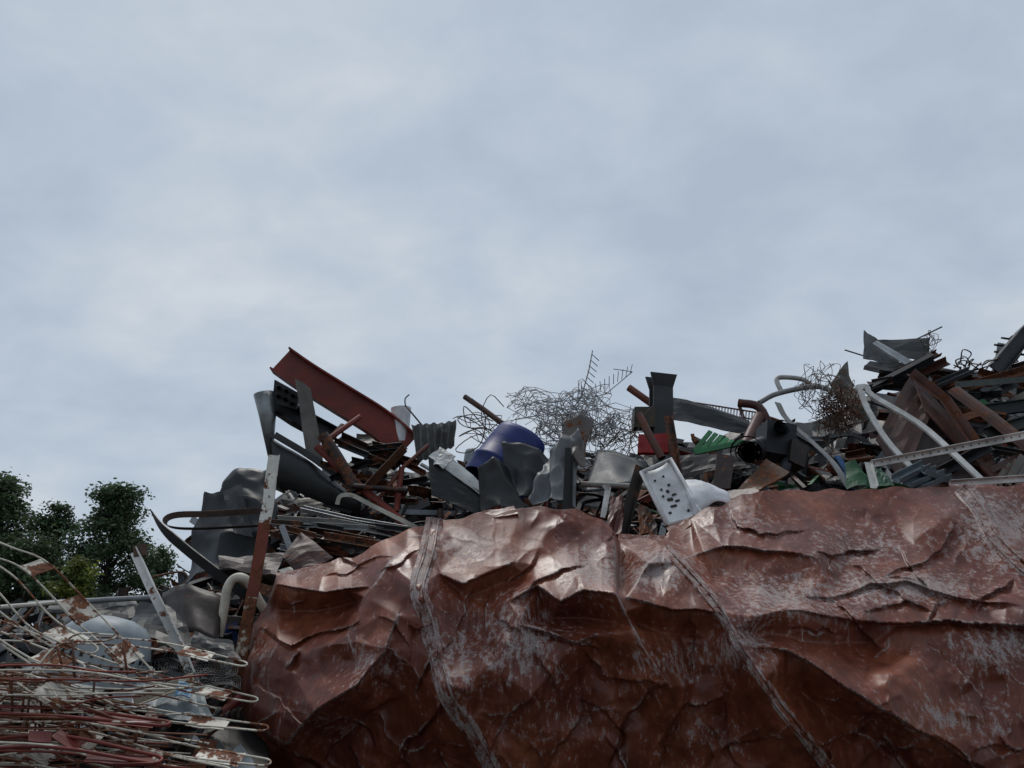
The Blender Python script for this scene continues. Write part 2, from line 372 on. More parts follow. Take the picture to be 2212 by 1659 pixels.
D=D+0.020*vnoise(150,120,31)+0.003*vnoise(30,30,32)
lowz=np.clip((GY-1380)/150,0,1)
fl=vnoise(95,420,51); D=D-0.055*lowz*(1-np.abs(fl)*2)*.5+0.03*lowz*vnoise(60,240,52)
def segd(x1,y1,x2,y2,X,Y):
    L2=(x2-x1)**2+(y2-y1)**2; t=np.clip(((X-x1)*(x2-x1)+(Y-y1)*(y2-y1))/L2,0,1)
    ex=X-(x1+t*(x2-x1)); ey=Y-(y1+t*(y2-y1)); ln=math.sqrt(L2)
    sg=(-(y2-y1)*(X-x1)+(x2-x1)*(Y-y1))/ln
    return np.hypot(ex,ey),t,np.sign(sg)
def polyd(ch,X,Y):
    best=np.full(X.shape,1e9); sg=np.zeros_like(X); T=np.zeros_like(X); n=len(ch)-1
    for i in range(n):
        d_,t,s_=segd(ch[i][0],ch[i][1],ch[i+1][0],ch[i+1][1],X,Y); nw=d_<best
        best=np.where(nw,d_,best); sg=np.where(nw,s_,sg); T=np.where(nw,(i+t)/n,T)
    return best,sg,T
def fold(ch,A,w_,flip=1,X=None,Y=None):
    global D,wear
    X=wx if X is None else X; Y=wy if Y is None else Y
    d_,sg,T=polyd(ch,X,Y); sg=sg*flip; tp=np.sin(np.pi*np.clip(T,.001,.999))**.6
    end=np.clip(1.2-d_/(w_*4),0,1)
    D=D+A*tp*np.where(sg>0,np.exp(-d_/w_)*np.clip(d_/3.0,0,1)**.5,-.35*np.exp(-d_/(w_*.8)))*end
    wear=np.maximum(wear,np.where(sg<=0,np.exp(-d_/5.5),np.exp(-d_/1.5)*.6)*tp*np.clip(vnoise(35,35,int(ch[0][0]))*1.5+.85,0,1))
rs=np.random.RandomState(77)
for i in range(130):
    x=rs.uniform(520,2300); y=rs.uniform(1100,1700); a=rs.choice([rs.normal(0.15,.3),rs.normal(-.9,.35),rs.normal(1.1,.3)]); ln=rs.uniform(40,190)*(1 if i<80 else .4)
    d_,t,_=segd(x,y,x+ln*math.cos(a),y+ln*math.sin(a),wx,wy); prof=np.sin(np.pi*np.clip(t,0.001,.999))
    w_=rs.uniform(6,20); am=rs.uniform(.008,.026)*rs.choice([-1,-1,1])
    D=D+am*np.exp(-d_/w_)*prof
    if am<0 and rs.rand()<.6: wear=np.maximum(wear,rs.uniform(.4,.95)*np.exp(-(d_/3.5))*prof)
for i in range(56):
    x=rs.uniform(540,2250); y=rs.uniform(1150,1660); a=rs.choice([rs.normal(0.1,.25),rs.normal(-.8,.25),rs.normal(1.0,.25)]); ln=rs.uniform(50,180)
    c=[(x,y)]
    for k in range(4):
        a+=rs.uniform(-.5,.5); c.append((c[-1][0]+ln/4*math.cos(a),c[-1][1]+ln/4*math.sin(a)))
    fold(c,rs.uniform(.02,.055),rs.uniform(14,34))
for ci,A,w_,fl_ in [(4,.11,45,1),(21,.11,40,1),(9,.07,30,-1),(0,.09,30,1),(8,.10,35,1),(12,.07,26,1),(19,.07,30,1),(6,.06,22,1),(18,.06,24,1),(23,.05,26,1),(15,.07,26,1)]:
    fold([(p[0],p[1]) for p in ch2[ci]],A,w_,fl_,GX,GY)
for c,A,w_,f_ in [([(1020,1640),(1080,1570),(1120,1525),(1150,1500)],.07,30,1),([(1190,1680),(1230,1600),(1262,1550),(1245,1460)],.08,32,1),([(1440,1670),(1425,1600),(1480,1530),(1560,1492)],.09,34,1),([(1240,1395),(1300,1450),(1390,1470),(1450,1485)],.07,28,1),
   ([(690,1665),(745,1600),(790,1545),(870,1505)],.07,30,1),([(560,1352),(640,1385),(720,1362),(772,1330)],.06,26,1),([(545,1480),(600,1500),(655,1560),(640,1640)],.06,28,-1),([(860,1660),(880,1590),(930,1540),(965,1500)],.07,30,1),([(1310,1640),(1340,1560),(1390,1500),(1450,1470)],.07,30,1),
   ([(1600,1665),(1580,1590),(1560,1530),(1590,1470)],.06,26,-1),([(1990,1400),(2060,1440),(2110,1500),(2130,1580)],.05,26,-1),([(1860,1660),(1900,1620),(1960,1610),(2030,1640)],.06,26,1),([(1760,1640),(1800,1590),(1870,1560),(1900,1535)],.05,24,1),([(2080,1120),(2040,1190),(1980,1230),(1900,1240)],.05,24,-1),([(1580,1090),(1590,1130),(1640,1150),(1740,1140)],.05,22,1)]:
    fold(c,A,w_,f_)
for ci in WEARCH:
    ch=ch2[ci]
    d_,_,_=polyd(ch,GX,GY); wear=np.maximum(wear,np.exp(-(d_/4.0))*np.clip(vnoise(50,50,60+ci)+.55,0,1))
D=D-0.006*np.clip(wear,0,1)
frost=np.zeros_like(D)
for (x,y,rx,ry,a) in [(1430,1230,80,60,1.0),(1290,1230,110,70,.65),(1700,1290,200,60,.8),(1950,1270,200,45,1),(2160,1150,110,90,.95),(1120,1390,120,110,.65),(1000,1180,80,60,.6),(2150,1400,130,60,.7),(1600,1400,70,70,.8),(980,1420,60,110,.7),(1560,1130,130,60,.55),(2060,1560,160,60,.6),(1450,1430,120,60,.6),(800,1440,80,60,.55),(640,1230,80,25,.6),(1860,1180,150,60,.6),(560,1420,40,60,.6),(760,1230,60,60,.4),(1200,1560,160,80,.4),(1500,1600,120,50,.4),(700,1560,90,50,.4)]:
    frost=np.maximum(frost,a*np.exp(-(((GX-x)/rx)**2+((GY-y)/ry)**2)))
DB=blur(D,6)
def Dat(px,py,A=None):
    A=D if A is None else A
    i=int(np.clip(round((px-497)/STEP),0,nc-1)); t=np.clip((py-topy[i])/(BOT-topy[i]),0,1)**(1/TP)
    j=int(np.clip(round(t*(nr-1)),0,nr-1)); return float(A[j,i])
def build_tank():
    dx=GX-1106; dv=829.5-GY
    wy=FPX*cP-dv*sP; wz=FPX*sP+dv*cP; k=D/wy
    X=dx*k; Y=D; Z=CAMZ+wz*k
    front=np.stack([X,Y,Z],-1)
    nb=14; back=[]
    for q in range(nb,0,-1):
        s=q/nb; ang=s*math.pi*.5
        row=front[0].copy(); h=row[:,2].copy()
        row[:,1]+=1.1*math.sin(ang)**1.0*(s**.35)+0.04*q/nb
        row[:,2]=h*(1-(1-math.cos(ang)))if q<nb else 0
        row[:,0]+=np.where(row[:,0]<-1.0,0.25*s,0)
        back.append(row)
    G=np.concatenate([np.stack(back),front],0)
    w=np.concatenate([np.zeros((nb,nc)),wear],0); fr=np.concatenate([np.repeat(frost[:1],nb,0),frost],0)
    rows,cols=G.shape[:2]
    vs=G.reshape(-1,3).tolist(); idx=np.arange(rows*cols).reshape(rows,cols)
    a=idx[:-1,:-1].ravel();b_=idx[1:,:-1].ravel();c=idx[1:,1:].ravel();d=idx[:-1,1:].ravel()
    fs=np.stack([a,b_,c,d],1).tolist()
    W=w.ravel().tolist();FR=fr.ravel().tolist()
    for col in (0,cols-1):
        o=len(vs)
        ids=idx[nb:,col]
        for n_,i in enumerate(ids):
            x,y,z=vs[i]; vs.append([x+(.3 if col==0 else -.3),y+1.2,z]); W.append(0);FR.append(0)
        for n_ in range(len(ids)-1):
            q=[int(ids[n_]),o+n_,o+n_+1,int(ids[n_+1])]
            fs.append(q if col==0 else q[::-1])
    me=bpy.data.meshes.new('crushed_red_tank'); me.from_pydata(vs,[],fs)
    ca=me.color_attributes.new('Col','FLOAT_COLOR','POINT')
    arr=np.zeros((len(vs),4),dtype=np.float32); arr[:,0]=W;arr[:,1]=FR;arr[:,3]=1
    ca.data.foreach_set('color',arr.ravel())
    me.materials.append(M_TANK); me.polygons.foreach_set('use_smooth',[True]*len(fs)); me.update()
    par=empty('crushed_red_tank')
    ob=bpy.data.objects.new('tank_shell',me); bpy.context.scene.collection.objects.link(ob); ob.parent=par
    def seam(path,wpx,nm,sd):
        rs=random.Random(sd)
        c2=cat([Vector((p[0]+rs.uniform(-3,3),p[1],0)) for p in path],12); bb=B(); n=len(c2)
        prof=[(-1,.03),(-.95,.0),(-.66,-.008),(-.56,-.028),(-.42,-.028),(-.34,-.008),(.3,-.008),(.40,-.025),(.54,-.025),(.64,-.008),(.95,.0),(1,.03)]
        m=len(prof); Q=[[None]*m for _ in range(n)]; DD=np.zeros((n,m))
        for i,p in enumerate(c2):
            t=(c2[min(i+1,n-1)]-c2[max(i-1,0)]).normalized(); s_=Vector((-t.y,t.x,0))
            mn=min(Dat(p.x+s_.x*wpx*.5*o,p.y+s_.y*wpx*.5*o) for o in(-1,-.6,-.3,0,.3,.6,1))
            for j,(a,h) in enumerate(prof):
                wob=1+.28*noise.noise(Vector((i*.12,a*1.5,sd)))
                q=p+s_*(a*wpx*.5*wob); Q[i][j]=q; DD[i,j]=.5*Dat(q.x,q.y,DB)+.5*mn
        kk=np.array([1,2,3,2,1.])/9
        for j in range(m): DD[:,j]=np.convolve(np.pad(DD[:,j],2,mode='edge'),kk,'valid')
        vs=[]
        for i in range(n):
            for j,(a,h) in enumerate(prof):
                q=Q[i][j]; dd=DD[i,j]+h-.004+.006*noise.noise(Vector((i*.3,j*.4,sd)))
                real=Dat(q.x,q.y)
                if abs(a)==1: dd=max(dd,real+.02)
                vs.append(P(q.x,q.y,dd))
        fs=[];cc=[]
        for i in range(n-1):
            for j in range(m-1):
                fs.append((i*m+j,(i+1)*m+j,(i+1)*m+j+1,i*m+j+1)); e=(.55 if j in(3,7) else .08)*max(0,.7+noise.noise(Vector((i*.15,j,sd))))
                cc.append((e,.75,0,1))
        bb.add(vs,fs,cc,0,False); bb.build(nm,par,[M_TANK])
    seam([(941,1119),(922,1200),(903,1265),(925,1340),(945,1430),(970,1510),(1010,1570),(1060,1659),(1110,1740)],38,'seam_band_1',1)
    seam([(1432,1184),(1500,1255),(1560,1325),(1600,1400),(1650,1480),(1720,1570),(1790,1659),(1850,1740)],27,'seam_band_2',2)
    seam([(2078,1052),(2118,1105),(2148,1160),(2212,1222),(2300,1270)],40,'seam_band_3',3)
    # torn, folded-over flaps along the top edge
    bb=B(); E=(.35,.4,0,1)
    bb.patch(PP([(1334,1180,5.86),(1440,1182,5.84),(1444,1158,6.02),(1336,1155,6.02)]),16,6,.012,amp=.05,seed=3,freq=4,col=E,cells=5)
    bb.patch(PP([(1452,1158,6.02),(1520,1122,6.12),(1530,1100,6.25),(1440,1140,6.15)]),12,6,.010,amp=.06,seed=5,freq=4,col=E,cells=4)
    bb.patch(PP([(2060,1068,6.12),(2140,1072,6.1),(2150,1048,6.3),(2050,1044,6.3)]),12,6,.010,amp=.06,seed=7,freq=4,col=E,cells=4)
    bb.patch(PP([(1050,1120,5.70),(1120,1112,5.68),(1110,1094,5.8),(1040,1104,5.8)]),10,5,.010,amp=.05,seed=9,freq=4,col=E,cells=4)
    bb.patch(PP([(600,1262,5.8),(690,1240,5.76),(680,1220,5.88),(596,1238,5.9)]),12,5,.010,amp=.05,seed=11,freq=4,col=E,cells=4)
    bb.build('torn_flaps',par,[M_TANK])
build_tank()

# ---------------------------------------------------------------- scrap heap body
SIL=[(250,1420),(330,1330),(400,1250),(430,1150),(480,1095),(560,1060),(640,1010),(760,985),(880,1000),(1000,985),(1100,980),(1250,985),(1400,950),(1500,930),(1640,905),(1760,890),(1880,835),(2000,815),(2212,790),(2500,770),(2900,800)]
sx=[a[0] for a in SIL]; sy=[a[1] for a in SIL]
def mound(px,t):
    s=float(np.interp(px,sx,sy)); low=1430 if px>480 else 1480
    dr=float(np.interp(px,[300,600,1500,2200],[8.6,9.6,11.5,12.5])); df=6.9+.3*max(0,(px-1400)/800)
    t1=min(t,1)
    return P(px,s+(low-s)*t,dr+(df-dr)*t1**.9)
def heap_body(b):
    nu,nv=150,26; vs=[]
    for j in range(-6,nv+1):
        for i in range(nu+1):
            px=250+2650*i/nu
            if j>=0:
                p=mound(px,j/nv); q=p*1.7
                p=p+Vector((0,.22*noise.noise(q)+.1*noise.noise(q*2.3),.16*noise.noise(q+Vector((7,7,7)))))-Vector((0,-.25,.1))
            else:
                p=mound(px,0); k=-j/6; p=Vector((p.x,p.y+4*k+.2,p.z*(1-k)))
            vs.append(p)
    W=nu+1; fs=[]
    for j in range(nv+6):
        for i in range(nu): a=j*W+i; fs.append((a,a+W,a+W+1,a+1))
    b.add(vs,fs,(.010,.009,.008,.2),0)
PAL=([DK,BK,RU,RB,GR,LG,WH,DR,GN,(0.015,0.035,0.14,.1),(.14,.13,.115,.3)],[20,20,22,20,9,5,2.5,5,1.2,.8,2])
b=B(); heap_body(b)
for i in range(2200):
    px=U(330,2750); t=R()**.9*0.92+.03
    p=mound(px,t); sz=U(.2,.65)*(1.1 if R()<.85 else 1.9)
    if t<.15: sz*=.7
    p=p+Vector((0,U(-.25,.1),U(-.08,.08)))
    rand_piece(b,p,sz,PAL)
for i in range(60):
    px=U(400,2700); p=mound(px,0); k=R(); rand_piece(b,Vector((p.x,p.y+.2+4*k,p.z*(1-k))),1,PAL)
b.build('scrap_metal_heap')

# ---------------------------------------------------------------- lower left scrap pile
def mound2(px,t):
    py=float(np.interp(t,[0,.25,.6,1],[1318,1380,1500,1760])); d=float(np.interp(t,[0,.25,.6,1],[8.8,7.0,5.6,4.3]))
    return P(px,py,d)
b=B(); nu,nv=50,24; vs=[]
for j in range(nv+4):
    for i in range(nu+1):
        u=i/nu; t=min(j/nv,1); px=-500+1080*u
        p=mound2(px,t)
        if j>nv: p=Vector((p.x,p.y-.25*(j-nv),max(0,p.z*(1-(j-nv)/3))))
        elif j==0: p=Vector((p.x,p.y+1,0))
        else: p=p+Vector((0,.15*noise.noise(p*2),.14*noise.noise(p*1.6)-.12))
        vs.append(p)
W=nu+1
b.add(vs,[(j*W+i,j*W+i+1,(j+1)*W+i+1,(j+1)*W+i) for j in range(nv+3) for i in range(nu)],(.010,.009,.008,.2),0)
PAL2=([DK,BK,RU,RB,GR,LG,WH,DR,CR],[24,22,19,20,7,5,4,3,2.5])
for i in range(700):
    px=U(-450,500); t=R(); rand_piece(b,mound2(px,t)+Vector((0,U(-.1,.1),U(-.08,.06))),U(.2,.48)*(1.3 if t<.3 else .8),PAL2)
b.build('scrap_metal_pile')

# ================================================================ individual pieces
V=Vector
b=B(); path=cat(PP([(607,778,8.2),(660,815,8.2),(740,865,8.25),(815,912,8.3),(880,965,8.35)]),5)
b.sweep(prI(.34,.17,.020),path,(0.22,0.034,0.020,.2),up=V((.45,.10,.85)))
b.build('red_steel_beam')
b=B(); b.sweep([(math.cos(a)*.115,math.sin(a)*.115) for a in [i*math.pi/7 for i in range(14)]],PP([(570,850,8.0),(578,900,8.02),(584,985,8.05)]),(.30,.32,.33,.1),mat=1,smooth=True,scales=[1,.8,.25]); b.build('galvanized_tapered_duct')
b=B()
b.patch(PP([(588,868,8.0),(640,885,8.0),(645,850,7.95),(592,820,7.95)]),4,4,.05,amp=.05,seed=2,col=DK)
for (x,y) in [(602,838),(600,856),(618,845),(616,863),(632,855),(630,872)]: b.pipe([P(x,y,7.99),P(x,y,7.91)],.022,(.12,.12,.12,.1),10,th=.3)
b.sweep(prU(.22,.1,.012),PP([(585,868,8.15),(640,905,8.15),(720,948,8.3)]),DK,up=V((.3,-1,.3)))
for (x,y) in [(606,888),(640,905)]: b.pipe([P(x,y,8.06),P(x,y,7.98)],.045,(.06,.05,.045,.5),12,th=.35)
b.build('perforated_steel_bracket')
b=B(); b.patch(PP([(662,985,7.9),(700,1006,7.95),(672,838,7.9),(638,818,7.85)]),4,8,.03,amp=.015,seed=3,col=(.16,.15,.135,.1)); b.build('metal_plank')
b=B(); b.patch(PP([(590,950,8.0),(790,1085,7.8),(775,1120,7.7),(592,1045,7.8)]),14,8,.01,amp=.04,seed=4,bowv=-.15,col=(.016,.018,.019,.15),smooth=True); 
b.sweep(prL(.07,.07,.008),cat(PP([(590,945,7.95),(680,1000,7.85),(790,1082,7.75)]),4),(.05,.05,.05,.2)); b.build('curved_dark_sheet')
pp=[(593,984),(585,1040),(580,1090),(572,1130),(566,1170),(557,1220),(549,1270),(544,1290),(537,1330),(530,1370),(521,1420),(505,1500),(480,1620),(440,1800)]
cc=[(.80,.79,.72,.50)]*3+[(.20,.045,.025,.5)]*4+[(.74,.66,.54,.80)]*3+[(.5,.45,.38,.7)]*4
b=B(); b.sweep(prU(.085,.05,.008),PP(pp,5.75),cc,up=V((.25,-1,.1)),); 
b.sweep(prR(.084,.004),[p+V((.0,-.012,0)) for p in PP(pp,5.69)],cc,up=V((.25,-1,.1)))
b.build('rusty_white_post')
b=B(); rp=(.21,.036,.022,.3)
b.pipe(cat(PP([(685,965,7.6),(760,1035,7.55),(830,1095,7.5),(885,1140,7.45)]),4),.042,rp,10)
b.pipe(PP([(778,900,7.9),(700,955,7.6)]),.03,rp,8)
b.pipe(PP([(925,962,7.7),(870,1010,7.6),(820,1075,7.55)]),.022,(.2,.07,.05,.5),8)
b.pipe(PP([(868,1010,7.6),(856,1105,7.5)]),.03,rp,8)
b.build('red_pipe_frame')
b=B()
b.pipe(cat(PP([(697,940,7.5),(730,990,7.5),(770,1060,7.5)]),3),.06,RB,12)
b.sweep(prU(.14,.07,.01),PP([(730,950,7.8),(860,1010,7.7)]),RB,up=V((0,-.6,.6)))
b.sweep(prL(.12,.12,.01),PP([(880,975,7.6),(800,1060,7.5)]),(.11,.055,.03,.6),up=V((0,-.6,.6)))
b.pipe(PP([(740,920,7.9),(690,975,7.6)]),.035,RU,8)
b.pipe(PP([(760,1050,7.45),(880,1060,7.4)]),.03,RB,8)
for k in range(16):
    x=U(690,880); y=U(950,1090); a=U(-1,.8); b.sweep(prL(.05,.05,.006),PP([(x,y,7.75),(x+U(50,90),y+a*40,7.65)]),vary(random.choice([RB,RB,DK,BK])),up=V((0,-.6,.6)))
b.build('rusty_pipe')
b=B(); b.sweep(prR(.006,.06),cat(PP([(560,1103,7.3),(460,1110,7.1),(385,1112,7.0),(358,1122,6.95),(362,1136,6.9),(400,1142,6.9),(480,1140,7.0),(580,1134,7.0)]),5),(.08,.05,.04,.3),up=V((0,-.3,1))); b.build('bent_metal_strap')
b=B(); pth=cat(PP([(324,1100,6.8),(350,1140,6.7),(400,1185,6.6),(460,1232,6.5),(530,1285,6.4)]),5)
b.sweep(prR(.012,.10),pth,DK,up=V((.5,-.6,.6)),scales=[min(1,.15+.12*i) for i in range(len(pth))]); b.build('curved_metal_blade')
b=B(); b.patch(PP([(393,1262,7.4),(560,1240,7.3),(605,1095,7.6),(448,1075,7.9)]),30,26,.01,amp=.09,seed=11,freq=3.2,bow=.15,col=(.026,.031,.035,.0),cells=16,smooth=True)
b.patch(PP([(455,1090,7.8),(600,1110,7.6),(580,1018,8.0),(510,1026,8.1)]),20,16,.01,amp=.09,seed=12,freq=3.5,bow=.1,col=(.026,.031,.034,.0),cells=9,smooth=True)
b.patch(PP([(505,1150,7.2),(545,1160,7.2),(520,1045,7.5),(480,1060,7.5)]),5,8,.01,amp=.06,seed=13,col=(.022,.025,.028,.1)); b.build('crumpled_dark_sheet')
b=B(); b.pipe(cat(PP([(472,1375,6.0),(483,1320,6.0),(490,1275,6.0),(503,1252,6.0),(522,1248,6.0),(540,1262,6.05),(560,1300,6.1),(590,1340,6.2)]),5),.036,(.74,.70,.58,.3),12); b.build('bent_white_pipe')
b=B(); b.sweep(prL(.06,.06,.007),PP([(300,1188,5.4),(340,1275,5.3),(390,1375,5.2),(440,1490,5.1)]),(.78,.78,.75,.5),up=V((.3,-1,0)))
b.box(P(303,1190,5.4),(V((.035,0,.01)),V((0,.03,0)),V((-.01,0,.04))),(.12,.07,.05,.6)); b.build('white_angle_iron')
b=B()
b.sweep(prU(.07,.04,.005),PP([(652,1103,7.0),(760,1128,6.9),(905,1152,6.8)]),LG,up=V((0,-.5,1)),mat=1)
b.sweep(prL(.06,.05,.005),PP([(600,1125,6.9),(730,1132,6.85),(900,1165,6.7)]),(.3,.3,.28,.4),up=V((0,-.5,1)))
b.sweep(prL(.06,.05,.005),PP([(700,1160,6.6),(820,1180,6.5)]),RB,up=V((0,-.5,1)))
b.sweep(prU(.08,.05,.005),PP([(610,1160,6.8),(760,1180,6.6),(870,1195,6.5)]),DK,up=V((0,-.5,1)))
b.sweep(prR(.05,.01),PP([(608,1135,6.5),(625,1180,6.45),(640,1230,6.4)]),LG,up=V((.3,-1,0)))
b.sweep(prR(.04,.008),cat(PP([(728,1090,6.9),(735,1072,6.9),(760,1070,6.9),(800,1090,6.9),(900,1140,6.8)]),4),(.45,.45,.38,.3),up=V((0,-1,.4)))
for k in range(34):
    x=U(580,820); y=U(1120,1205)+ (820-x)*.02; l=U(60,180); b.sweep(prL(.04,.04,.005),PP([(x,y,6.9),(x+l,y+l*U(.05,.3),6.6)]),vary(random.choice([DK,RB,GR,BK,RU,RU,LG])),up=V((0,-.5,1)))
b.build('galvanized_channel')
b=B()
b.patch(PP([(470,1225,6.3),(600,1250,6.2),(620,1195,6.5),(480,1200,6.6)]),10,8,.008,amp=.07,seed=33,col=(.085,.06,.052,.3),bowv=.1)
b.patch(PP([(610,1200,6.3),(640,1235,6.3),(720,1205,6.4),(650,1150,6.6)]),8,5,.008,amp=.07,seed=34,col=(.06,.028,.022,.4)); b.build('rusty_bent_plate')
b=B(); b.patch(PP([(900,1000,7.9),(982,965,8.0),(984,908,8.1),(888,920,8.0)]),36,6,.005,amp=.08,seed=15,corr=6,ca=.02,col=(.10,.10,.095,.1)); 
b.patch(PP([(760,965,8.3),(880,975,8.3),(860,935,8.5),(770,935,8.5)]),20,8,.005,amp=.10,seed=16,col=(.10,.095,.09,.2),cells=6);b.build('corrugated_metal_sheet')
b=B(); b.sweep([(.11*math.cos(a),.11*math.sin(a)) for a in [i*math.pi/6 for i in range(12)]],PP([(866,882,8.4),(868,955,8.4)]),(.8,.82,.84,.0),smooth=True,scales=[1.1,.72],caps=False); b.build('white_bucket')
b=B(); b.tube(cat(PP([(876,878,8.2),(875,862,8.2),(884,852,8.2)]),3)+[],.008,DK,5); b.tube(PP([(876,876,8.2),(900,905,8.2),(925,935,8.2)]),.010,DK,5); 
b.tube(PP([(1975,735,11),(2035,706,11)]),.012,DK,5); b.tube(PP([(1825,756,11),(1870,770,11)]),.012,DK,5)
b.build('metal_rod')
b=B(); b.pipe(PP([(1004,857,8.6),(1045,885,8.5),(1085,915,8.4)]),.035,(.12,.06,.04,.5),10); b.pipe(PP([(1358,837,8.8),(1430,888,8.7)]),.045,(.20,.06,.035,.5),10); b.build('rusty_pipe')
def tub():
    b=B(); c=P(1110,974,8.1); ax=V((.50,.20,.84)).normalized(); e1=ax.cross(V((0,1,0))).normalized(); e2=ax.cross(e1); n=36
    vs=[];lev=[(-.48,.34),(-.42,.345),(-.30,.335),(-.285,.35),(-.25,.35),(-.235,.33),(.0,.305),(.15,.285),(.20,.27),(.215,.245),(.20,.23),(.20,0)]
    for h,r in lev:
        for i in range(n):
            a=2*math.pi*i/n; rr=r*(1+.07*math.cos(2*a+.5)+.02*math.sin(3*a+h*5)); vs.append(c+ax*h+e1*math.cos(a)*rr+e2*math.sin(a)*rr)
    fs=[(j*n+i,j*n+(i+1)%n,(j+1)*n+(i+1)%n,(j+1)*n+i) for j in range(len(lev)-1) for i in range(n)]
    b.add(vs,fs,(.009,.028,.19,.0),0,True)
    b.build('blue_plastic_drum')
tub()
def tangle(b,cx,cy,rx,ry,d,n,r,col,seg=7,step=.22,dz=.35,curl=.75):
    for i in range(n):
        a=U(0,6.28); q=math.sqrt(R()); p=P(cx+rx*q*math.cos(a),cy+ry*q*math.sin(a),d+U(-dz,dz)); c0=P(cx,cy,d)
        dr=V((U(-1,1),U(-1,1),U(-.6,.6))).normalized(); path=[p]
        for k in range(seg):
            dr=(dr+V((U(-1,1),U(-1,1),U(-1,1)))*curl).normalized(); pull=(c0-p); 
            s_=rx*d/1598; pv=V((pull.x/s_,pull.y/.5,pull.z/(ry*d/1598)))
            if pv.length>1: dr=(dr+pull.normalized()*1.2).normalized()
            p=p+dr*step*U(.6,1.3); path.append(p)
        b.tube(cat(path,3),r*U(.8,1.2),vary(col),4)
b=B(); WC=(.38,.39,.40,.08)
tangle(b,1180,905,95,34,8.6,34,.0038,WC,curl=.6,step=.16); tangle(b,1250,905,80,40,8.5,30,.0038,WC,curl=.6,step=.16); tangle(b,1130,862,36,18,8.6,8,.0038,WC,step=.11); tangle(b,1040,925,45,28,8.5,9,.006,(.08,.065,.055,.3),step=.22)
tangle(b,1330,925,70,32,8.5,20,.004,(.16,.14,.13,.4),step=.16); tangle(b,1250,955,150,38,8.3,26,.004,(.16,.15,.14,.3),step=.18)
def wiregrid(b,c,nu,nv,r,col,wave=.06,seed=1):
    P4=PP(c)
    def q(u,v):
        p=(P4[0]*(1-u)+P4[1]*u)*(1-v)+(P4[3]*(1-u)+P4[2]*u)*v
        return p+V((noise.noise(V((u*3,v*3,seed))),noise.noise(V((u*3,v*3,seed+5))),noise.noise(V((u*3,v*3,seed+9)))))*wave
    for i in range(nu+1): b.tube([q(i/nu,k/10) for k in range(11)],r,col,4)
    for j in range(nv+1): b.tube([q(k/12,j/nv) for k in range(13)],r,col,4)
wiregrid(b,[(1095,880,8.5),(1230,905,8.4),(1320,850,8.6),(1120,845,8.8)],13,6,.0042,WC,.22,3)
wiregrid(b,[(1160,960,8.2),(1290,985,8.2),(1300,890,8.4),(1170,880,8.5)],14,9,.0042,WC,.25,8)
wiregrid(b,[(1230,930,8.3),(1340,950,8.2),(1330,870,8.4),(1250,840,8.5)],10,8,.0042,WC,.3,18)
wiregrid(b,[(1290,985,8.2),(1400,985,8.2),(1390,910,8.4),(1310,900,8.5)],12,9,.004,(.16,.12,.10,.4),.2,12)
b.build('wire_tangle')
b=B(); AC=(.16,.16,.165,.1)
pl=PP([(1280,757,8.5),(1272,800,8.5),(1258,850,8.5),(1240,880,8.5)]); b.tube(pl,.007,AC,5)
for k in range(8): y=765+k*12; x=1278-k*3.0; b.tube(PP([(x,y,8.5),(x+16,y+14,8.45)]),.005,AC,4)
b.tube(PP([(1255,868,8.5),(1310,850,8.5),(1366,803,8.5)]),.006,AC,5)
b.tube(PP([(1366,803,8.5),(1325,797,8.5)]),.005,AC,5)
for k in range(12): x=1262+k*9; y=866-k*5.2 ; b.tube(PP([(x,y,8.5),(x-6+k,y-22,8.45)]),.0045,AC,4)
b.build('broken_antenna')
b=B()
b.patch(PP([(930,1068,7.3),(1030,1112,7.2),(1062,1080,7.3),(925,985,7.5)]),8,8,.01,amp=.04,seed=20,col=BK)
b.patch(PP([(925,985,7.5),(1060,1085,7.25),(1072,1072,7.5),(952,966,7.7)]),10,3,.008,amp=.03,seed=21,col=(.42,.45,.46,.1),mat=0)
b.patch(PP([(935,1000,7.42),(958,1012,7.4),(985,985,7.5),(950,962,7.6)]),6,6,.008,amp=.12,seed=22,col=(.5,.51,.5,.1)); b.build('dark_metal_box')
b=B()
b.patch(PP([(1085,1090,7.3),(1190,1085,7.3),(1195,990,7.5),(1085,962,7.6)]),30,26,.006,amp=.12,seed=24,freq=3,col=(.032,.038,.041,.0),bow=.22,smooth=True,cells=10,mat=0)
b.patch(PP([(1040,1110,7.1),(1135,1108,7.1),(1100,1015,7.4),(1030,1020,7.4)]),26,24,.006,amp=.12,seed=25,freq=3,col=(.018,.019,.020,.1),bow=.25,smooth=True,cells=8)
b.build('crumpled_dark_sheet')
b=B(); b.patch(PP([(1145,1100,6.9),(1245,1098,6.9),(1258,945,7.3),(1190,975,7.4)]),34,36,.006,amp=.17,seed=27,freq=3.2,col=(.17,.18,.19,.1),bow=.25,smooth=True,cells=16)
b.patch(PP([(1215,985,7.1),(1260,1010,7.1),(1285,905,7.4),(1215,920,7.4)]),20,20,.006,amp=.15,seed=28,freq=3.0,col=(.14,.12,.11,.45),bow=.15,smooth=True,cells=8); b.build('crumpled_galvanized_duct')
b=B(); b.sweep(prR(.06,.02),PP([(1228,968,6.8),(1225,1040,6.75),(1222,1110,6.7)]),BK,up=V((0,-1,0))); b.sweep(prL(.05,.05,.008),PP([(1238,985,6.8),(1236,1110,6.7)]),(.03,.026,.024,.3),up=V((0,-1,0)))
b.sweep(prL(.09,.07,.012),PP([(1392,1012,6.7),(1372,1080,6.65),(1350,1165,6.6)]),(.03,.02,.016,.4),up=V((.2,-1,0)))
b.sweep(prL(.05,.05,.006),PP([(1310,1045,7),(1318,1060,7),(1308,1120,6.8)]),(.6,.6,.58,.2),up=V((0,-1,0)))
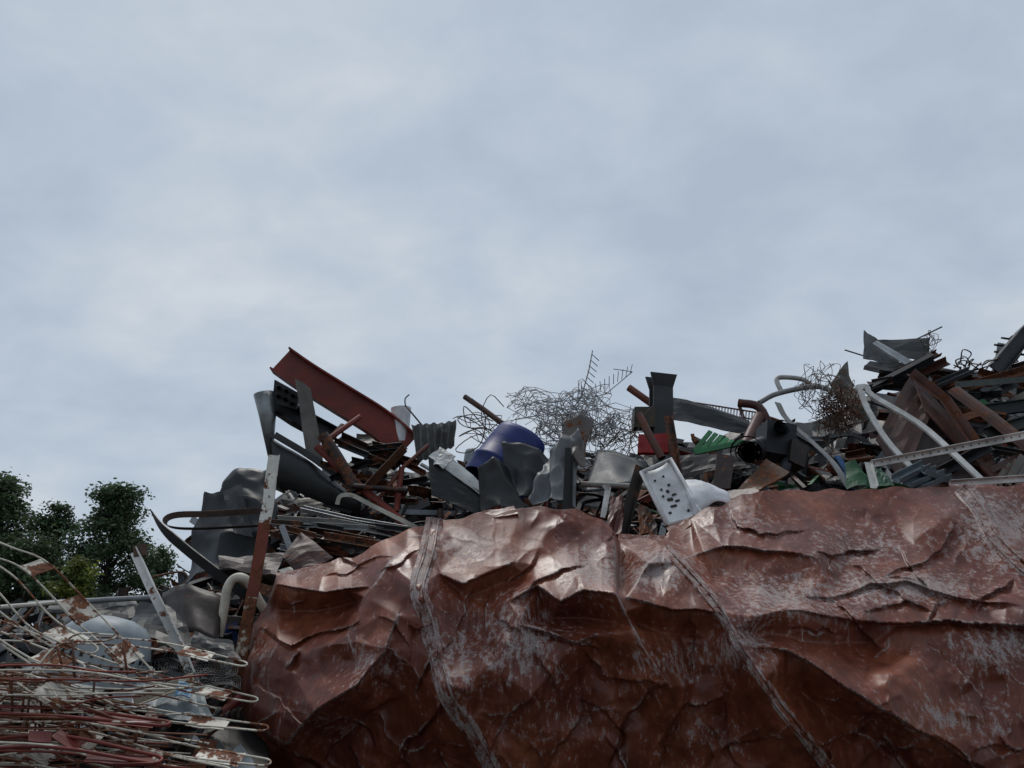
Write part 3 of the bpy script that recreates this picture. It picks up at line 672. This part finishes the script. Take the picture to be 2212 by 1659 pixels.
b.build('rusty_flat_bar')
b=B(); b.pipe(PP([(1255,1046,7.3),(1400,1052,7.2)]),.03,(.35,.34,.31,.3),8); b.pipe(PP([(1130,960,7.6),(1150,1010,7.5)]),.03,RU,8); b.build('metal_pipe')
b=B(); b.patch(PP([(1265,1060,7.4),(1400,1065,7.4),(1390,1010,7.7),(1290,968,8.0)]),16,12,.008,amp=.06,seed=30,bow=.08,col=(.07,.08,.09,.05),smooth=True,cells=5); b.build('grey_metal_sheet')
def panel():
    b=B(); W_=(.85,.87,.88,.0)
    c=PP([(1442,1134,6.35),(1518,1112,6.4),(1448,992,6.65),(1386,1020,6.6)])
    b.patch(c,10,14,.03,amp=.015,seed=31,bow=-.10,col=W_,smooth=True)
    nrm=((c[1]-c[0])).cross(c[3]-c[0]).normalized()
    size=((c[1]-c[0]).length+(c[3]-c[0]).length)/2
    for (u,v,w,h) in [(.45,.30,.18,.022),(.62,.36,.12,.02),(.45,.42,.16,.03),(.62,.47,.12,.02),(.5,.56,.07,.03),(.3,.5,.05,.02),(.35,.62,.05,.02),(.62,.65,.07,.02),(.3,.80,.05,.015),(.6,.82,.05,.015),(.25,.2,.08,.02),(.75,.15,.06,.02)]:
        p=(c[0]*(1-u)+c[1]*u)*(1-v)+(c[3]*(1-u)+c[2]*u)*v
        d=-.10*math.sin(math.pi*u)*size
        e1=(c[1]-c[0]).normalized(); e2=(c[3]-c[0]).normalized()
        b.box(p+nrm*d,(e1*w*.16,e2*h*.45,nrm*.012),(.02,.02,.02,0))
    b.tube([x for x in c+[c[0]]],.022,W_,8)
    b.patch(PP([(1500,1110,6.4),(1580,1086,6.45),(1560,1058,6.7),(1458,1040,6.7)]),12,10,.01,amp=.05,seed=32,bow=.14,bowv=.14,col=(.85,.87,.90,0),smooth=True)
    b.patch(PP([(1560,1082,6.55),(1640,1062,6.65),(1630,1052,6.8),(1565,1062,6.7)]),6,4,.01,amp=.04,seed=35,col=(.5,.42,.36,.3))
    b.build('white_appliance_panel')
panel()
b=B(); pth=PP([(1430,960,8.3),(1428,880,8.35),(1428,840,8.4),(1428,812,8.4)]); b.sweep(prI(.16,.24,.02),pth,(.035,.036,.038,.2),up=V((.15,-1,0)),scales=[1,1,1.0,1.35]); 
b.build('steel_beam_stub')
b=B(); b.patch(PP([(1378,978,8.0),(1445,976,8.0),(1442,936,8.1),(1380,938,8.1)]),6,4,.05,amp=.03,seed=36,col=(.34,.010,.010,.0)); b.build('red_metal_crate')
b=B(); b.patch(PP([(1440,905,9.4),(1625,940,9.2),(1620,905,9.4),(1420,845,9.6)]),12,6,.01,amp=.05,seed=37,col=(.03,.033,.035,.05))
b.patch(PP([(1440,1030,8.2),(1620,1010,8.2),(1600,980,8.4),(1450,985,8.4)]),12,6,.01,amp=.07,seed=38,col=(.11,.10,.095,.15));b.build('grey_metal_sheet')
b=B(); b.pipe(cat(PP([(1380,895,7.9),(1400,935,7.8),(1430,990,7.7)]),3),.045,(.12,.045,.03,.5),10); b.sweep(prL(.08,.08,.01),PP([(1450,900,8),(1475,1050,7.6)]),RB,up=V((0,-1,0)));b.build('rusty_pipe')
b=B()
for k in range(22): b.tube(PP([(1495+k*6.5,868+k*1.2,9.6),(1493+k*6.5,905+k*.8,9.5)]),.008,(.16,.08,.06,.4),4)
b.tube(PP([(1490,868,9.6),(1640,892,9.6)]),.012,RU,5); b.tube(PP([(1490,885,9.6),(1640,908,9.6)]),.012,RU,5); b.build('rusty_wire_rack')
b=B()
for k in range(7): b.sweep(prR(.05,.02),PP([(1500+k*16,975-k*2,8.0),(1535+k*12,932+k*5,8.2)]),(.02,.20,.06,.05),up=V((0,-1,.5)))
b.sweep(prR(.06,.02),PP([(1500,978,7.9),(1610,955,8.0)]),(.02,.18,.06,.05),up=V((0,-1,.5)))
b.build('green_metal_grate')
b=B(); BL=(.022,.027,.036,.2)
b.pipe([P(1615,978,7.9),P(1613,976,7.6)],.17,BL,20,th=.3); b.pipe([P(1615,978,7.95),P(1612,975,7.5)],.09,(.05,.045,.04,.4),16,th=.4)
b.tube([P(1615,978,7.9),P(1680,955,8.2)],.12,BL,14)
b.box(P(1675,955,8.1),(V((.16,0,-.03)),V((0,.2,0)),V((.03,0,.18))),BL); b.box(P(1715,985,8.0),(V((.1,.05,-.03)),V((0,.15,0)),V((.03,0,.12))),(.04,.033,.03,.4))
b.pipe([P(1690,925,7.9),P(1688,922,7.75)],.08,BL,14,th=.35); b.tube([P(1740,970,8),P(1700,1000,7.9),P(1690,1030,7.8)],.06,BL,10)
for k in range(8):
    a=k*math.pi/4; b.tube([P(1615+16*math.cos(a)*1.5,978+16*math.sin(a)*1.5,7.62),P(1615+16*math.cos(a)*1.5,978+16*math.sin(a)*1.5,7.56)],.015,(.06,.05,.04,.5),6)
b.build('gearbox')
b=B(); b.patch(PP([(1540,1055,7.3),(1578,1055,7.3),(1588,985,7.5),(1550,978,7.5)]),4,4,.02,amp=.03,seed=40,col=(.05,.026,.02,.4))
b.patch(PP([(1590,1058,7.3),(1640,1062,7.2),(1705,1020,7.4),(1655,990,7.6)]),6,6,.02,amp=.06,seed=41,col=(.11,.055,.025,.6)); b.build('rusty_steel_plate')
b=B(); b.pipe(cat(PP([(1760,840,9.4),(1735,820,9.4),(1690,815,9.4),(1678,822,9.4),(1690,850,9.3)]),5),.032,(.42,.42,.4,.3),10)
b.pipe(cat(PP([(1640,870,9.3),(1680,850,9.3),(1760,835,9.3),(1800,845,9.3)]),5),.035,(.30,.31,.3,.3),10)
b.sweep(prR(.08,.012),cat(PP([(1680,870,9.0),(1700,905,8.8),(1760,960,8.5),(1800,1000,8.3),(1835,1055,8.0)]),5),(.26,.27,.27,.3),up=V((.3,-1,.5)))
b.build('bent_tubular_frame')
b=B(); b.sweep(prR(.07,.015),PP([(1808,985,8.1),(1830,1020,8),(1840,1056,7.9)]),(.03,.12,.30,.05),up=V((.3,-1,.2))); b.build('blue_metal_strip')
b=B(); b.patch(PP([(1830,1056,7.8),(1892,1056,7.8),(1862,1010,8.0),(1825,1000,8.0)]),10,8,.006,amp=.12,seed=43,bow=.2,col=(.025,.12,.05,.15),cells=5); b.patch(PP([(1890,1050,7.7),(1935,1048,7.7),(1905,1012,7.9),(1890,1010,7.9)]),6,6,.006,amp=.1,seed=44,col=(.04,.12,.07,.2));b.build('green_metal_sheet')
b=B(); tangle(b,1815,885,42,46,8.9,130,.0042,(.09,.05,.032,.6),seg=6,step=.12,dz=.3); tangle(b,1770,820,30,28,8.9,14,.004,(.14,.12,.11,.4),seg=7,step=.13)
tangle(b,1745,850,18,36,8.9,8,.004,(.14,.12,.11,.4),step=.13); b.build('rusty_wire_bundle')
b=B(); WF=(.82,.82,.78,.15)
b.sweep(prR(.055,.03),cat(PP([(1848,842,8.0),(1856,838,8.0),(1875,885,7.9),(1915,950,7.75),(1962,1003,7.6),(1975,1016,7.6)]),4),WF,up=V((.4,-1,.3)))
b.sweep(prR(.06,.03),cat(PP([(1850,838,8.0),(1872,836,8.0),(1885,855,7.95),(1985,915,7.75),(2060,980,7.5),(2140,1056,7.3)]),4),WF,up=V((.4,-1,.3)))
b.build('bent_white_frame')
b=B(); b.sweep(prL(.055,.055,.006),PP([(1880,1000,7.1),(2040,970,7.0),(2330,915,6.9)]),WF,up=V((0,-1,.4))); b.sweep(prL(.055,.055,.006),PP([(1880,1000,7.12),(1894,1056,7.0)]),WF,up=V((0,-1,.4)))
b.sweep(prL(.05,.05,.006),PP([(2050,1042,7.1),(2230,1030,7.0)]),WF,up=V((0,-1,.4)))
for k in range(26):
    u=k/26; p=P(1880+450*u,1000-85*u,7.1-.2*u)+V((.0,-.0,-.018)); b.box(p+V((.01,-.055,.0)),(V((.006,0,-.002)),V((0,.004,0)),V((0,0,.006))),(.05,.05,.05,0))
b.build('slotted_angle_frame')
b=B()
b.patch(PP([(1868,772,10.6),(2004,776,10.6),(2010,730,10.8),(1895,736,10.8)]),8,5,.01,amp=.04,seed=50,col=(.045,.049,.049,.1))
b.patch(PP([(1866,775,10.5),(1950,790,10.5),(1905,740,10.7),(1866,712,10.9)]),8,5,.01,amp=.05,seed=51,col=(.09,.095,.10,.1))
b.patch(PP([(1885,742,10.4),(1960,790,10.3),(1975,782,10.4),(1895,735,10.5)]),8,3,.01,amp=.03,seed=56,col=(.45,.48,.5,.05))
b.patch(PP([(1865,800,10.2),(2140,845,9.8),(2130,800,10.2),(1880,778,10.5)]),16,5,.01,amp=.05,seed=52,col=BK); b.build('roofing_sheet')
b=B(); RD=(.06,.022,.015,.35)
b.patch(PP([(1890,950,8.6),(1950,1040,8.2),(2010,900,8.6),(1965,812,9.0)]),8,8,.02,amp=.03,seed=53,col=RD)
b.patch(PP([(1950,1045,8.2),(2110,1030,8.2),(2075,880,8.8),(2000,890,8.7)]),8,8,.02,amp=.05,seed=54,col=(.028,.012,.009,.25))
b.patch(PP([(2000,890,8.6),(2150,1040,8.1),(2165,1020,8.3),(1972,808,8.9)]),10,4,.02,amp=.02,seed=55,col=(.10,.036,.026,.4))
b.sweep(prL(.1,.1,.01),PP([(1965,810,8.8),(2040,870,8.6),(2130,1000,8.2)]),(.12,.048,.033,.5),up=V((.4,-.6,.6))); b.build('rusty_steel_box')
b=B(); pr=[(.14*math.cos(a),.14*math.sin(a)) for a in [math.pi*(.1+i*.8/8*1.2) for i in range(9)]]
pr=pr+[(x*.88,y*.88) for x,y in pr[::-1]]
b.sweep(pr,PP([(2055,855,8.8),(2130,910,8.5),(2260,1015,8.1)]),(.13,.058,.04,.5),up=V((.4,-.8,.6)),smooth=False); b.build('rusty_half_pipe')
b=B()
b.sweep(prU(.14,.08,.01),PP([(2060,838,9.4),(2350,815,9.0)]),(.13,.155,.145,.15),up=V((0,-.3,1))); b.sweep(prI(.16,.1,.012),PP([(2040,900,9.3),(2330,860,9.0)]),DK)
b.sweep(prU(.14,.07,.01),PP([(2130,940,8.4),(2330,880,8.4)]),(.04,.045,.04,.15),up=V((0,-1,.3)))
b.sweep(prI(.2,.12,.015),PP([(2150,800,9.6),(2212,725,9.8),(2260,680,9.8)]),DK,up=V((-1,0,1)))
b.patch(PP([(2150,780,10),(2190,790,10),(2195,745,10.1),(2155,740,10.1)]),5,5,.01,amp=.05,seed=59,col=(.42,.44,.45,.1))
for (a,c,e,f) in [(2150,745,2230,752),(2150,760,2230,768),(2165,730,2230,740)]: b.sweep(prR(.06,.03),PP([(a,c,9.9),(e,f,9.9)]),vary(DK),up=V((0,-.5,1)))
b.patch(PP([(2175,735,9.9),(2330,780,9.8),(2330,700,10),(2195,715,10)]),6,5,.01,amp=.12,seed=58,col=DK)
b.build('steel_beam')
b=B(); tangle(b,2090,792,32,12,9.8,6,.010,(.03,.024,.022,.4),step=.14); tangle(b,2170,795,32,12,9.8,6,.010,(.03,.024,.022,.4),step=.14);tangle(b,2010,745,18,9,10.4,5,.005,(.06,.05,.05,.3),step=.14); b.build('wire_tangle')
b=B()
for i in range(90):
    px=U(1870,2330); py=U(800,860) if R()<.6 else U(860,1040); d=9.9-(py-790)/250*1.6; l=U(40,150); an=U(-.5,.5)
    b.sweep(random.choice([prU(.1,.06,.008),prI(.12,.08,.01),prR(.12,.01),prL(.09,.09,.008)]),PP([(px,py,d),(px+l*math.cos(an),py+l*math.sin(an),d-U(-.2,.3))]),vary(random.choice([DK,BK,BK,RB,RU,RD,GR])),up=V((U(-.5,.5),-.6,.6)))
b.build('scrap_beam_stack')
b=B()
for q in [(1935,1040,2000,1008),(1960,1050,2030,1020),(1980,1056,2045,1030),(1990,1020,2045,1040)]: b.sweep(prU(.10,.06,.006),PP([(q[0],q[1],7.3),(q[2],q[3],7.4)]),(.18,.23,.26,.1),up=V((0,-.6,.8)))
for q in [(2170,1052,2205,990),(2190,1052,2225,995),(2150,1052,2180,1010),(2060,1056,2210,1040)]: b.sweep(prI(.09,.07,.008),PP([(q[0],q[1],7.2),(q[2],q[3],7.5)]),(.10,.08,.06,.4),up=V((0,-1,.3)))
b.build('galvanized_channel')
b=B(); b.patch(PP([(1795,830,9.6),(1860,905,9.2),(1875,890,9.3),(1830,778,9.9)]),8,5,.01,amp=.12,seed=60,col=(.06,.05,.036,.4)); b.pipe(PP([(1640,900,9),(1600,985,8.4)]),.07,(.10,.03,.022,.3),12)
b.pipe(cat(PP([(1595,870,9.2),(1640,880,9.1),(1665,930,9)]),4),.055,(.10,.03,.024,.3),12); b.build('rusty_pipe')
b=B(); b.patch(PP([(1380,1160,6.3),(1420,1150,6.3),(1410,1105,6.5),(1375,1080,6.6)]),8,8,.006,amp=.15,seed=61,col=RB); b.patch(PP([(1310,1160,6.4),(1345,1150,6.4),(1350,1075,6.7),(1320,1070,6.7)]),6,8,.006,amp=.12,seed=62,col=(.12,.025,.018,.2)); b.build('rusty_bent_plate')
b=B(); b.box(P(1390,905,8.3),(V((.12,0,0)),V((0,.1,0)),V((.01,0,.12))),(.07,.06,.04,.4)); 
b.pipe([P(1375,895,8.1),P(1375,895,8.15)],.05,(.05,.04,.03,.5),10); b.build('junction_box')

# ---------------------------------------------------------------- lower left frames
def hairpin(b,path,end_plate,col,w=V((0,.10,.035)),r=.0052,pl=None):
    c=cat(path,6); n=len(c); tgt=(c[-1]-c[-2]).normalized()
    A=[p+w*.5*(.6+.4*min(1,(n-1-i)/6)) for i,p in enumerate(c)]; Bq=[p-w*.5*(.6+.4*min(1,(n-1-i)/6)) for i,p in enumerate(c)]
    arc=[c[-1]+w*.3*math.cos(a)+tgt*w.length*.4*math.sin(a) for a in [math.pi*k/8 for k in range(1,8)]]
    b.tube(A+arc+Bq[::-1],r,col,6)
    for (u,l) in end_plate:
        i=int(u*(n-1)); p=c[i]; t=(c[min(i+1,n-1)]-c[max(i-1,0)]).normalized()
        ww=w*.55
        b.patch([p-t*l-ww,p+t*l-ww,p+t*l+ww,p-t*l+ww],6,4,.005,amp=.03,seed=R()*20,col=(.76,.71,.61,.64))
CW=(.74,.70,.59,.58)
b=B()
hairpin(b,PP([(-120,1372,4.9),(130,1381,4.7),(330,1393,4.6),(519,1433,4.5)]),[(.88,.10)],CW)
hairpin(b,PP([(-160,1290,4.6),(60,1375,4.5),(260,1448,4.45),(420,1486,4.4),(541,1510,4.35)]),[(.86,.09)],CW)
hairpin(b,PP([(-160,1420,4.4),(120,1495,4.35),(340,1545,4.3),(563,1572,4.2)]),[(.88,.11)],CW)
hairpin(b,PP([(-160,1525,4.2),(180,1565,4.1),(380,1618,4.0),(566,1646,4.0)]),[(.86,.11)],CW)
hairpin(b,PP([(-100,1150,4.4),(0,1190,4.4),(80,1225,4.4),(190,1335,4.4),(310,1450,4.4)]),[(.72,.09),(.93,.07),(.52,.05)],CW,w=V((.06,.10,.05)))
hairpin(b,PP([(-120,1180,4.2),(0,1250,4.2),(90,1345,4.2),(190,1400,4.2)]),[(.85,.09)],CW,w=V((.05,.10,.05)))
hairpin(b,PP([(-120,1250,4.1),(-10,1345,4.1),(90,1410,4.1),(160,1440,4.1)]),[(.8,.08)],CW,w=V((.05,.10,.05)))
hairpin(b,PP([(-120,1340,4.0),(0,1420,4.0),(90,1480,4.0),(150,1520,4.0)]),[(.85,.09)],CW,w=V((.05,.10,.05)))
hairpin(b,PP([(-120,1600,3.9),(60,1470,4.0),(140,1385,4.1),(230,1378,4.2)]),[],CW,w=V((.03,.08,.05)))
hairpin(b,PP([(-120,1640,3.9),(150,1610,3.9),(480,1665,3.8)]),[(.8,.09)],CW)
for i in range(110):
    y0=U(1440,1720); y1=y0+U(-20,110); x1=U(120,480); d=U(3.8,4.4)
    c=random.choices([CW,(.20,.08,.04,.6),(.22,.035,.02,.2)],[5,3,3])[0]
    b.tube(cat(PP([(-140,y0,d),(x1*.35,y0+(y1-y0)*.3+U(-18,18),d+U(-.1,.1)),(x1*.7,y0+(y1-y0)*.7+U(-12,12),d),(x1,y1,d+U(-.1,.1))]),4),U(.0035,.0058),vary(c),5)
for i in range(6):
    x=U(-60,430); y=U(1490,1680); d=U(3.85,4.2); t=V((.055,0,-.014-U(0,.02))); w=V((0,.05,.03)); p=P(x,y,d)
    b.patch([p-t-w,p+t-w,p+t+w,p-t+w],4,3,.005,amp=.04,seed=R()*20,col=vary((.55,.5,.44,.65)))
for i in range(18):
    x=U(0,300); y=U(1380,1640); b.tube(PP([(x,y,4.0),(x+U(-12,12),y+U(40,90),4.0)]),.006,vary((.12,.05,.03,.6)),5)
b.build('painted_wire_rack')
b=B(); RF=(.19,.024,.016,.12)
hairpin(b,PP([(-120,1530,3.95),(120,1538,3.95),(345,1562,3.9)]),[],RF,r=.008,w=V((0,.12,.02)))
b.patch(PP([(200,1560,3.9),(330,1572,3.9),(335,1555,4.0),(205,1540,4.0)]),5,3,.006,amp=.03,seed=3,col=RF)
hairpin(b,PP([(-120,1620,3.8),(100,1600,3.8),(330,1640,3.75)]),[],RF,r=.008)
b.patch(PP([(60,1600,3.8),(110,1605,3.8),(112,1580,3.85),(62,1578,3.85)]),3,3,.006,amp=.03,seed=5,col=RF)
b.patch(PP([(110,1590,3.8),(160,1625,3.8),(180,1605,3.85),(130,1575,3.85)]),3,3,.006,amp=.03,seed=5,col=RF)
b.patch(PP([(180,1645,3.7),(330,1650,3.7),(330,1632,3.8),(190,1626,3.8)]),5,3,.006,amp=.03,seed=5,col=(.12,.016,.013,.15)); b.build('red_metal_frame')
def bucket():
    b=B(); c=P(232,1375,5.0); n=30; ax=V((.15,.1,1)).normalized(); e1=ax.cross(V((0,1,0))).normalized(); e2=ax.cross(e1); vs=[]
    lev=[(-.28,.30),(-.1,.285),(.02,.26),(.08,.21),(.115,.12),(.125,.0)]
    for h,r in lev:
        for i in range(n):
            a=2*math.pi*i/n; rr=r*(1+.07*noise.noise(V((i*.5,h*8,0)))); vs.append(c+ax*h+e1*math.cos(a)*rr+e2*math.sin(a)*rr)
    b.add(vs,[(j*n+i,j*n+(i+1)%n,(j+1)*n+(i+1)%n,(j+1)*n+i) for j in range(len(lev)-1) for i in range(n)],(.36,.41,.44,.25),0,True)
    for h in(-.22,-.17,-.12):
        for i in range(n):
            a=2*math.pi*i/n; r=.300 if h<-.15 else .294
            q=c+ax*h+e1*math.cos(a)*r+e2*math.sin(a)*r; o=(e1*math.cos(a)+e2*math.sin(a)); tg=ax.cross(o)
            b.box(q,(tg*.006,o*.010,ax*.012),(.02,.02,.02,0))
    b.build('perforated_washing_drum')
bucket()
b=B()
b.patch(PP([(260,1385,5.3),(420,1420,5.2),(400,1340,5.5),(300,1300,5.7)]),10,8,.008,amp=.06,seed=70,col=BK,bow=.15)
b.patch(PP([(400,1410,5.4),(520,1430,5.3),(500,1385,5.5),(420,1360,5.6)]),8,6,.008,amp=.08,seed=71,col=DK)
b.patch(PP([(360,1375,5.9),(470,1390,5.8),(480,1290,6.1),(350,1275,6.3)]),10,8,.008,amp=.08,seed=72,bow=.2,col=(.022,.012,.009,.3),smooth=True)
b.build('crumpled_dark_sheet')
b=B()
b.patch(PP([(240,1520,4.7),(420,1545,4.7),(400,1490,4.9),(250,1465,5.0)]),12,6,.01,amp=.05,seed=73,corr=8,ca=.008,col=(.50,.53,.54,.15))
b.patch(PP([(80,1480,4.9),(150,1475,4.9),(140,1440,5.0),(70,1445,5.0)]),8,6,.03,amp=.05,seed=74,bow=.15,col=(.7,.7,.68,.2),smooth=True)
b.patch(PP([(330,1540,4.6),(470,1560,4.6),(440,1500,4.8),(350,1480,4.9)]),10,6,.01,amp=.08,seed=75,col=(.18,.22,.23,.15))
b.patch(PP([(380,1500,4.5),(410,1505,4.5),(415,1480,4.6),(385,1470,4.6)]),6,6,.006,amp=.15,seed=76,col=(.10,.24,.38,.0))
b.pipe(PP([(60,1305,6.3),(340,1290,6.5)]),.022,LG,8); b.pipe(PP([(0,1312,6.0),(150,1300,6.3)]),.018,CR,8)
b.sweep(prL(.06,.06,.008),PP([(290,1525,4.6),(420,1475,4.8)]),(.5,.44,.35,.45))
b.build('white_metal_panel')
b=B(); wiregrid(b,[(330,1480,5.0),(520,1490,4.9),(500,1405,5.2),(320,1400,5.3)],34,18,.0022,(.06,.06,.06,.2),.08,31); b.build('wire_mesh')
b=B(); b.patch(PP([(95,1320,6.3),(310,1330,6.2),(290,1290,6.6),(110,1300,6.6)]),12,6,.01,amp=.07,seed=80,col=(.025,.025,.024,.2)); b.build('grey_metal_sheet')

# ---------------------------------------------------------------- trees
def leafmat():
    m,nt=newmat('leaf'); L=nt.links; out=N(nt,'ShaderNodeOutputMaterial'); at=N(nt,'ShaderNodeAttribute',attribute_name='Col')
    d=N(nt,'ShaderNodeBsdfPrincipled'); d.inputs['Roughness'].default_value=.5; d.inputs['Specular IOR Level'].default_value=.4; t=N(nt,'ShaderNodeBsdfTranslucent'); mx=N(nt,'ShaderNodeMixShader'); mx.inputs[0].default_value=.35
    L.new(at.outputs['Color'],d.inputs['Base Color']); L.new(at.outputs['Color'],t.inputs[0]); L.new(d.outputs[0],mx.inputs[1]); L.new(t.outputs[0],mx.inputs[2]); L.new(mx.outputs[0],out.inputs[0]); return m
M_LEAF=leafmat()
def tree(name,px,pytop,halfw,d,seed,base=(.055,.098,.048),clumps=46,leaves=120,lowpy=1330):
    random.seed(seed); top=P(px,pytop,d); H=top.z; rw=halfw*d/1598; x0=top.x; b=B()
    z0=P(px,lowpy,d).z; trunk=cat([V((x0,d,0)),V((x0+U(-.1,.1),d,H*.35)),V((x0+U(-.2,.2),d+U(-.2,.2),H*.6)),V((x0,d,H*.93))],5)
    bark=(.04,.032,.025,.0)
    b.tube(trunk,.14,bark,8,scales=[max(.1,1-i/len(trunk)) for i in range(len(trunk))])
    ph=U(0,6)
    for k in range(clumps):
        h=R()**.85; z=z0+(H-.12-z0)*h; prof=min(1,.22+1.05*(1-h)**.8)*(1+.25*math.sin(h*9+ph))
        a=U(0,6.28); rr=rw*prof*math.sqrt(U(.08,1)); c=V((x0+rr*math.cos(a),d+rr*math.sin(a),z))
        st=V((x0,d,max(H*.25,z-U(.5,1.4)))); b.tube(cat([st,(st+c)/2+V((0,0,-.1)),c],3),.025,bark,4,scales=[1.2-.12*i for i in range(7)])
        rc=U(.22,.50)*min(1.1,rw/1.6+.3); f=U(.5,1.4); yel=U(0,.4)
        for i in range(leaves):
            q=V((random.gauss(0,1),random.gauss(0,1),random.gauss(0,.5)))
            if q.length>2.2: q=q*(2.2/q.length)*U(.5,1)
            p=c+q*(rc*.68)
            q2=V((U(-1,1),U(-1,1),U(-1.0,.3))).normalized(); s2=q2.cross(V((U(-1,1),U(-1,1),U(-1,1)))).normalized(); l=U(.09,.19); w=l*.26
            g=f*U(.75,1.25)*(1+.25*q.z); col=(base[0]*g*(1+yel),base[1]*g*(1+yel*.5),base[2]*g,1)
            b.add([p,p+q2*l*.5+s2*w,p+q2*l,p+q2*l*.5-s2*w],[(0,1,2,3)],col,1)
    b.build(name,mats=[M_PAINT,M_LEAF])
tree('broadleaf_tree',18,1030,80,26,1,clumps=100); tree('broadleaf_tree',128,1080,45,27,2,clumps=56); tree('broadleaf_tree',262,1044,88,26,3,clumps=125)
tree('broadleaf_tree',-90,1060,90,27,4,clumps=70); tree('broadleaf_tree',342,1180,45,28,5,clumps=40)
tree('broadleaf_tree',175,1200,42,23,6,clumps=26,base=(.12,.16,.035)); tree('broadleaf_tree',70,1165,80,25,8,clumps=70)
random.seed(99)

# ---------------------------------------------------------------- sky, light, camera
SE,SR=math.radians(62),math.radians(-20)
w=bpy.data.worlds.new('World'); bpy.context.scene.world=w; w.use_nodes=True; nt=w.node_tree; nt.nodes.clear(); L=nt.links
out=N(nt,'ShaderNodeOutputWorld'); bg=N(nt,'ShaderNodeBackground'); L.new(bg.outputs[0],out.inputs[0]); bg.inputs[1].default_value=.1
sk=N(nt,'ShaderNodeTexSky',sky_type='NISHITA'); sk.sun_disc=False; sk.sun_elevation=SE; sk.sun_rotation=SR
tc=N(nt,'ShaderNodeTexCoord'); sep=N(nt,'ShaderNodeSeparateXYZ'); L.new(tc.outputs['Generated'],sep.inputs[0])
zz=mathn(nt,'ADD',mathn(nt,'MAXIMUM',sep.outputs[2],0),.36)
cb=N(nt,'ShaderNodeCombineXYZ'); L.new(mathn(nt,'DIVIDE',sep.outputs[0],zz),cb.inputs[0]); L.new(mathn(nt,'DIVIDE',sep.outputs[1],zz),cb.inputs[1])
mp=N(nt,'ShaderNodeMapping'); mp.inputs['Location'].default_value=(5.1,2.7,0); mp.inputs['Scale'].default_value=(1,1.25,1); mp.inputs['Rotation'].default_value=(0,0,.35); L.new(cb.outputs[0],mp.inputs[0])
n1=noise_n(nt,1.7,4,.5,mp.outputs[0],.3); n2=noise_n(nt,5.0,9,.58,mp.outputs[0],.2)
s=mathn(nt,'ADD',mathn(nt,'MULTIPLY',n1.outputs[0],.58),mathn(nt,'MULTIPLY',n2.outputs[0],.42))
cl=ramp(nt,s,[(.36,(4.2,4.95,5.95)),(.46,(4.7,5.45,6.4)),(.56,(5.35,6.0,6.8)),(.66,(6.15,6.7,7.25))])
fin=mix(nt,.95,sk.outputs[0],cl)
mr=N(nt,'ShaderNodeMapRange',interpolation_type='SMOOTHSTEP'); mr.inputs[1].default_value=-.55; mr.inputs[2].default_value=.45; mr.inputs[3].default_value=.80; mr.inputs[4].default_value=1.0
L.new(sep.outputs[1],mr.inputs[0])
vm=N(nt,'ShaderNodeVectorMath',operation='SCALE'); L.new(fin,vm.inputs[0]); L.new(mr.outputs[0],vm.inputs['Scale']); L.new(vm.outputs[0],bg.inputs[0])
sun=bpy.data.lights.new('sun','SUN'); sun.energy=1.5; sun.angle=math.radians(14); sun.color=(1,.96,.91)
so=bpy.data.objects.new('sun',sun); bpy.context.scene.collection.objects.link(so)
dirv=V((math.sin(SR)*math.cos(SE),math.cos(SR)*math.cos(SE),math.sin(SE))); so.rotation_euler=dirv.to_track_quat('Z','Y').to_euler(); so.location=(0,0,20)
cam=bpy.data.cameras.new('camera'); cam.lens=26; cam.sensor_width=36; cam.clip_end=3000; cam.clip_start=.05
co=bpy.data.objects.new('camera',cam); bpy.context.scene.collection.objects.link(co); co.location=(0,0,CAMZ); co.rotation_euler=(math.radians(90)+PITCH,0,0)
sc=bpy.context.scene; sc.camera=co; sc.view_settings.view_transform='Standard'; sc.view_settings.look='None'; sc.view_settings.exposure=0
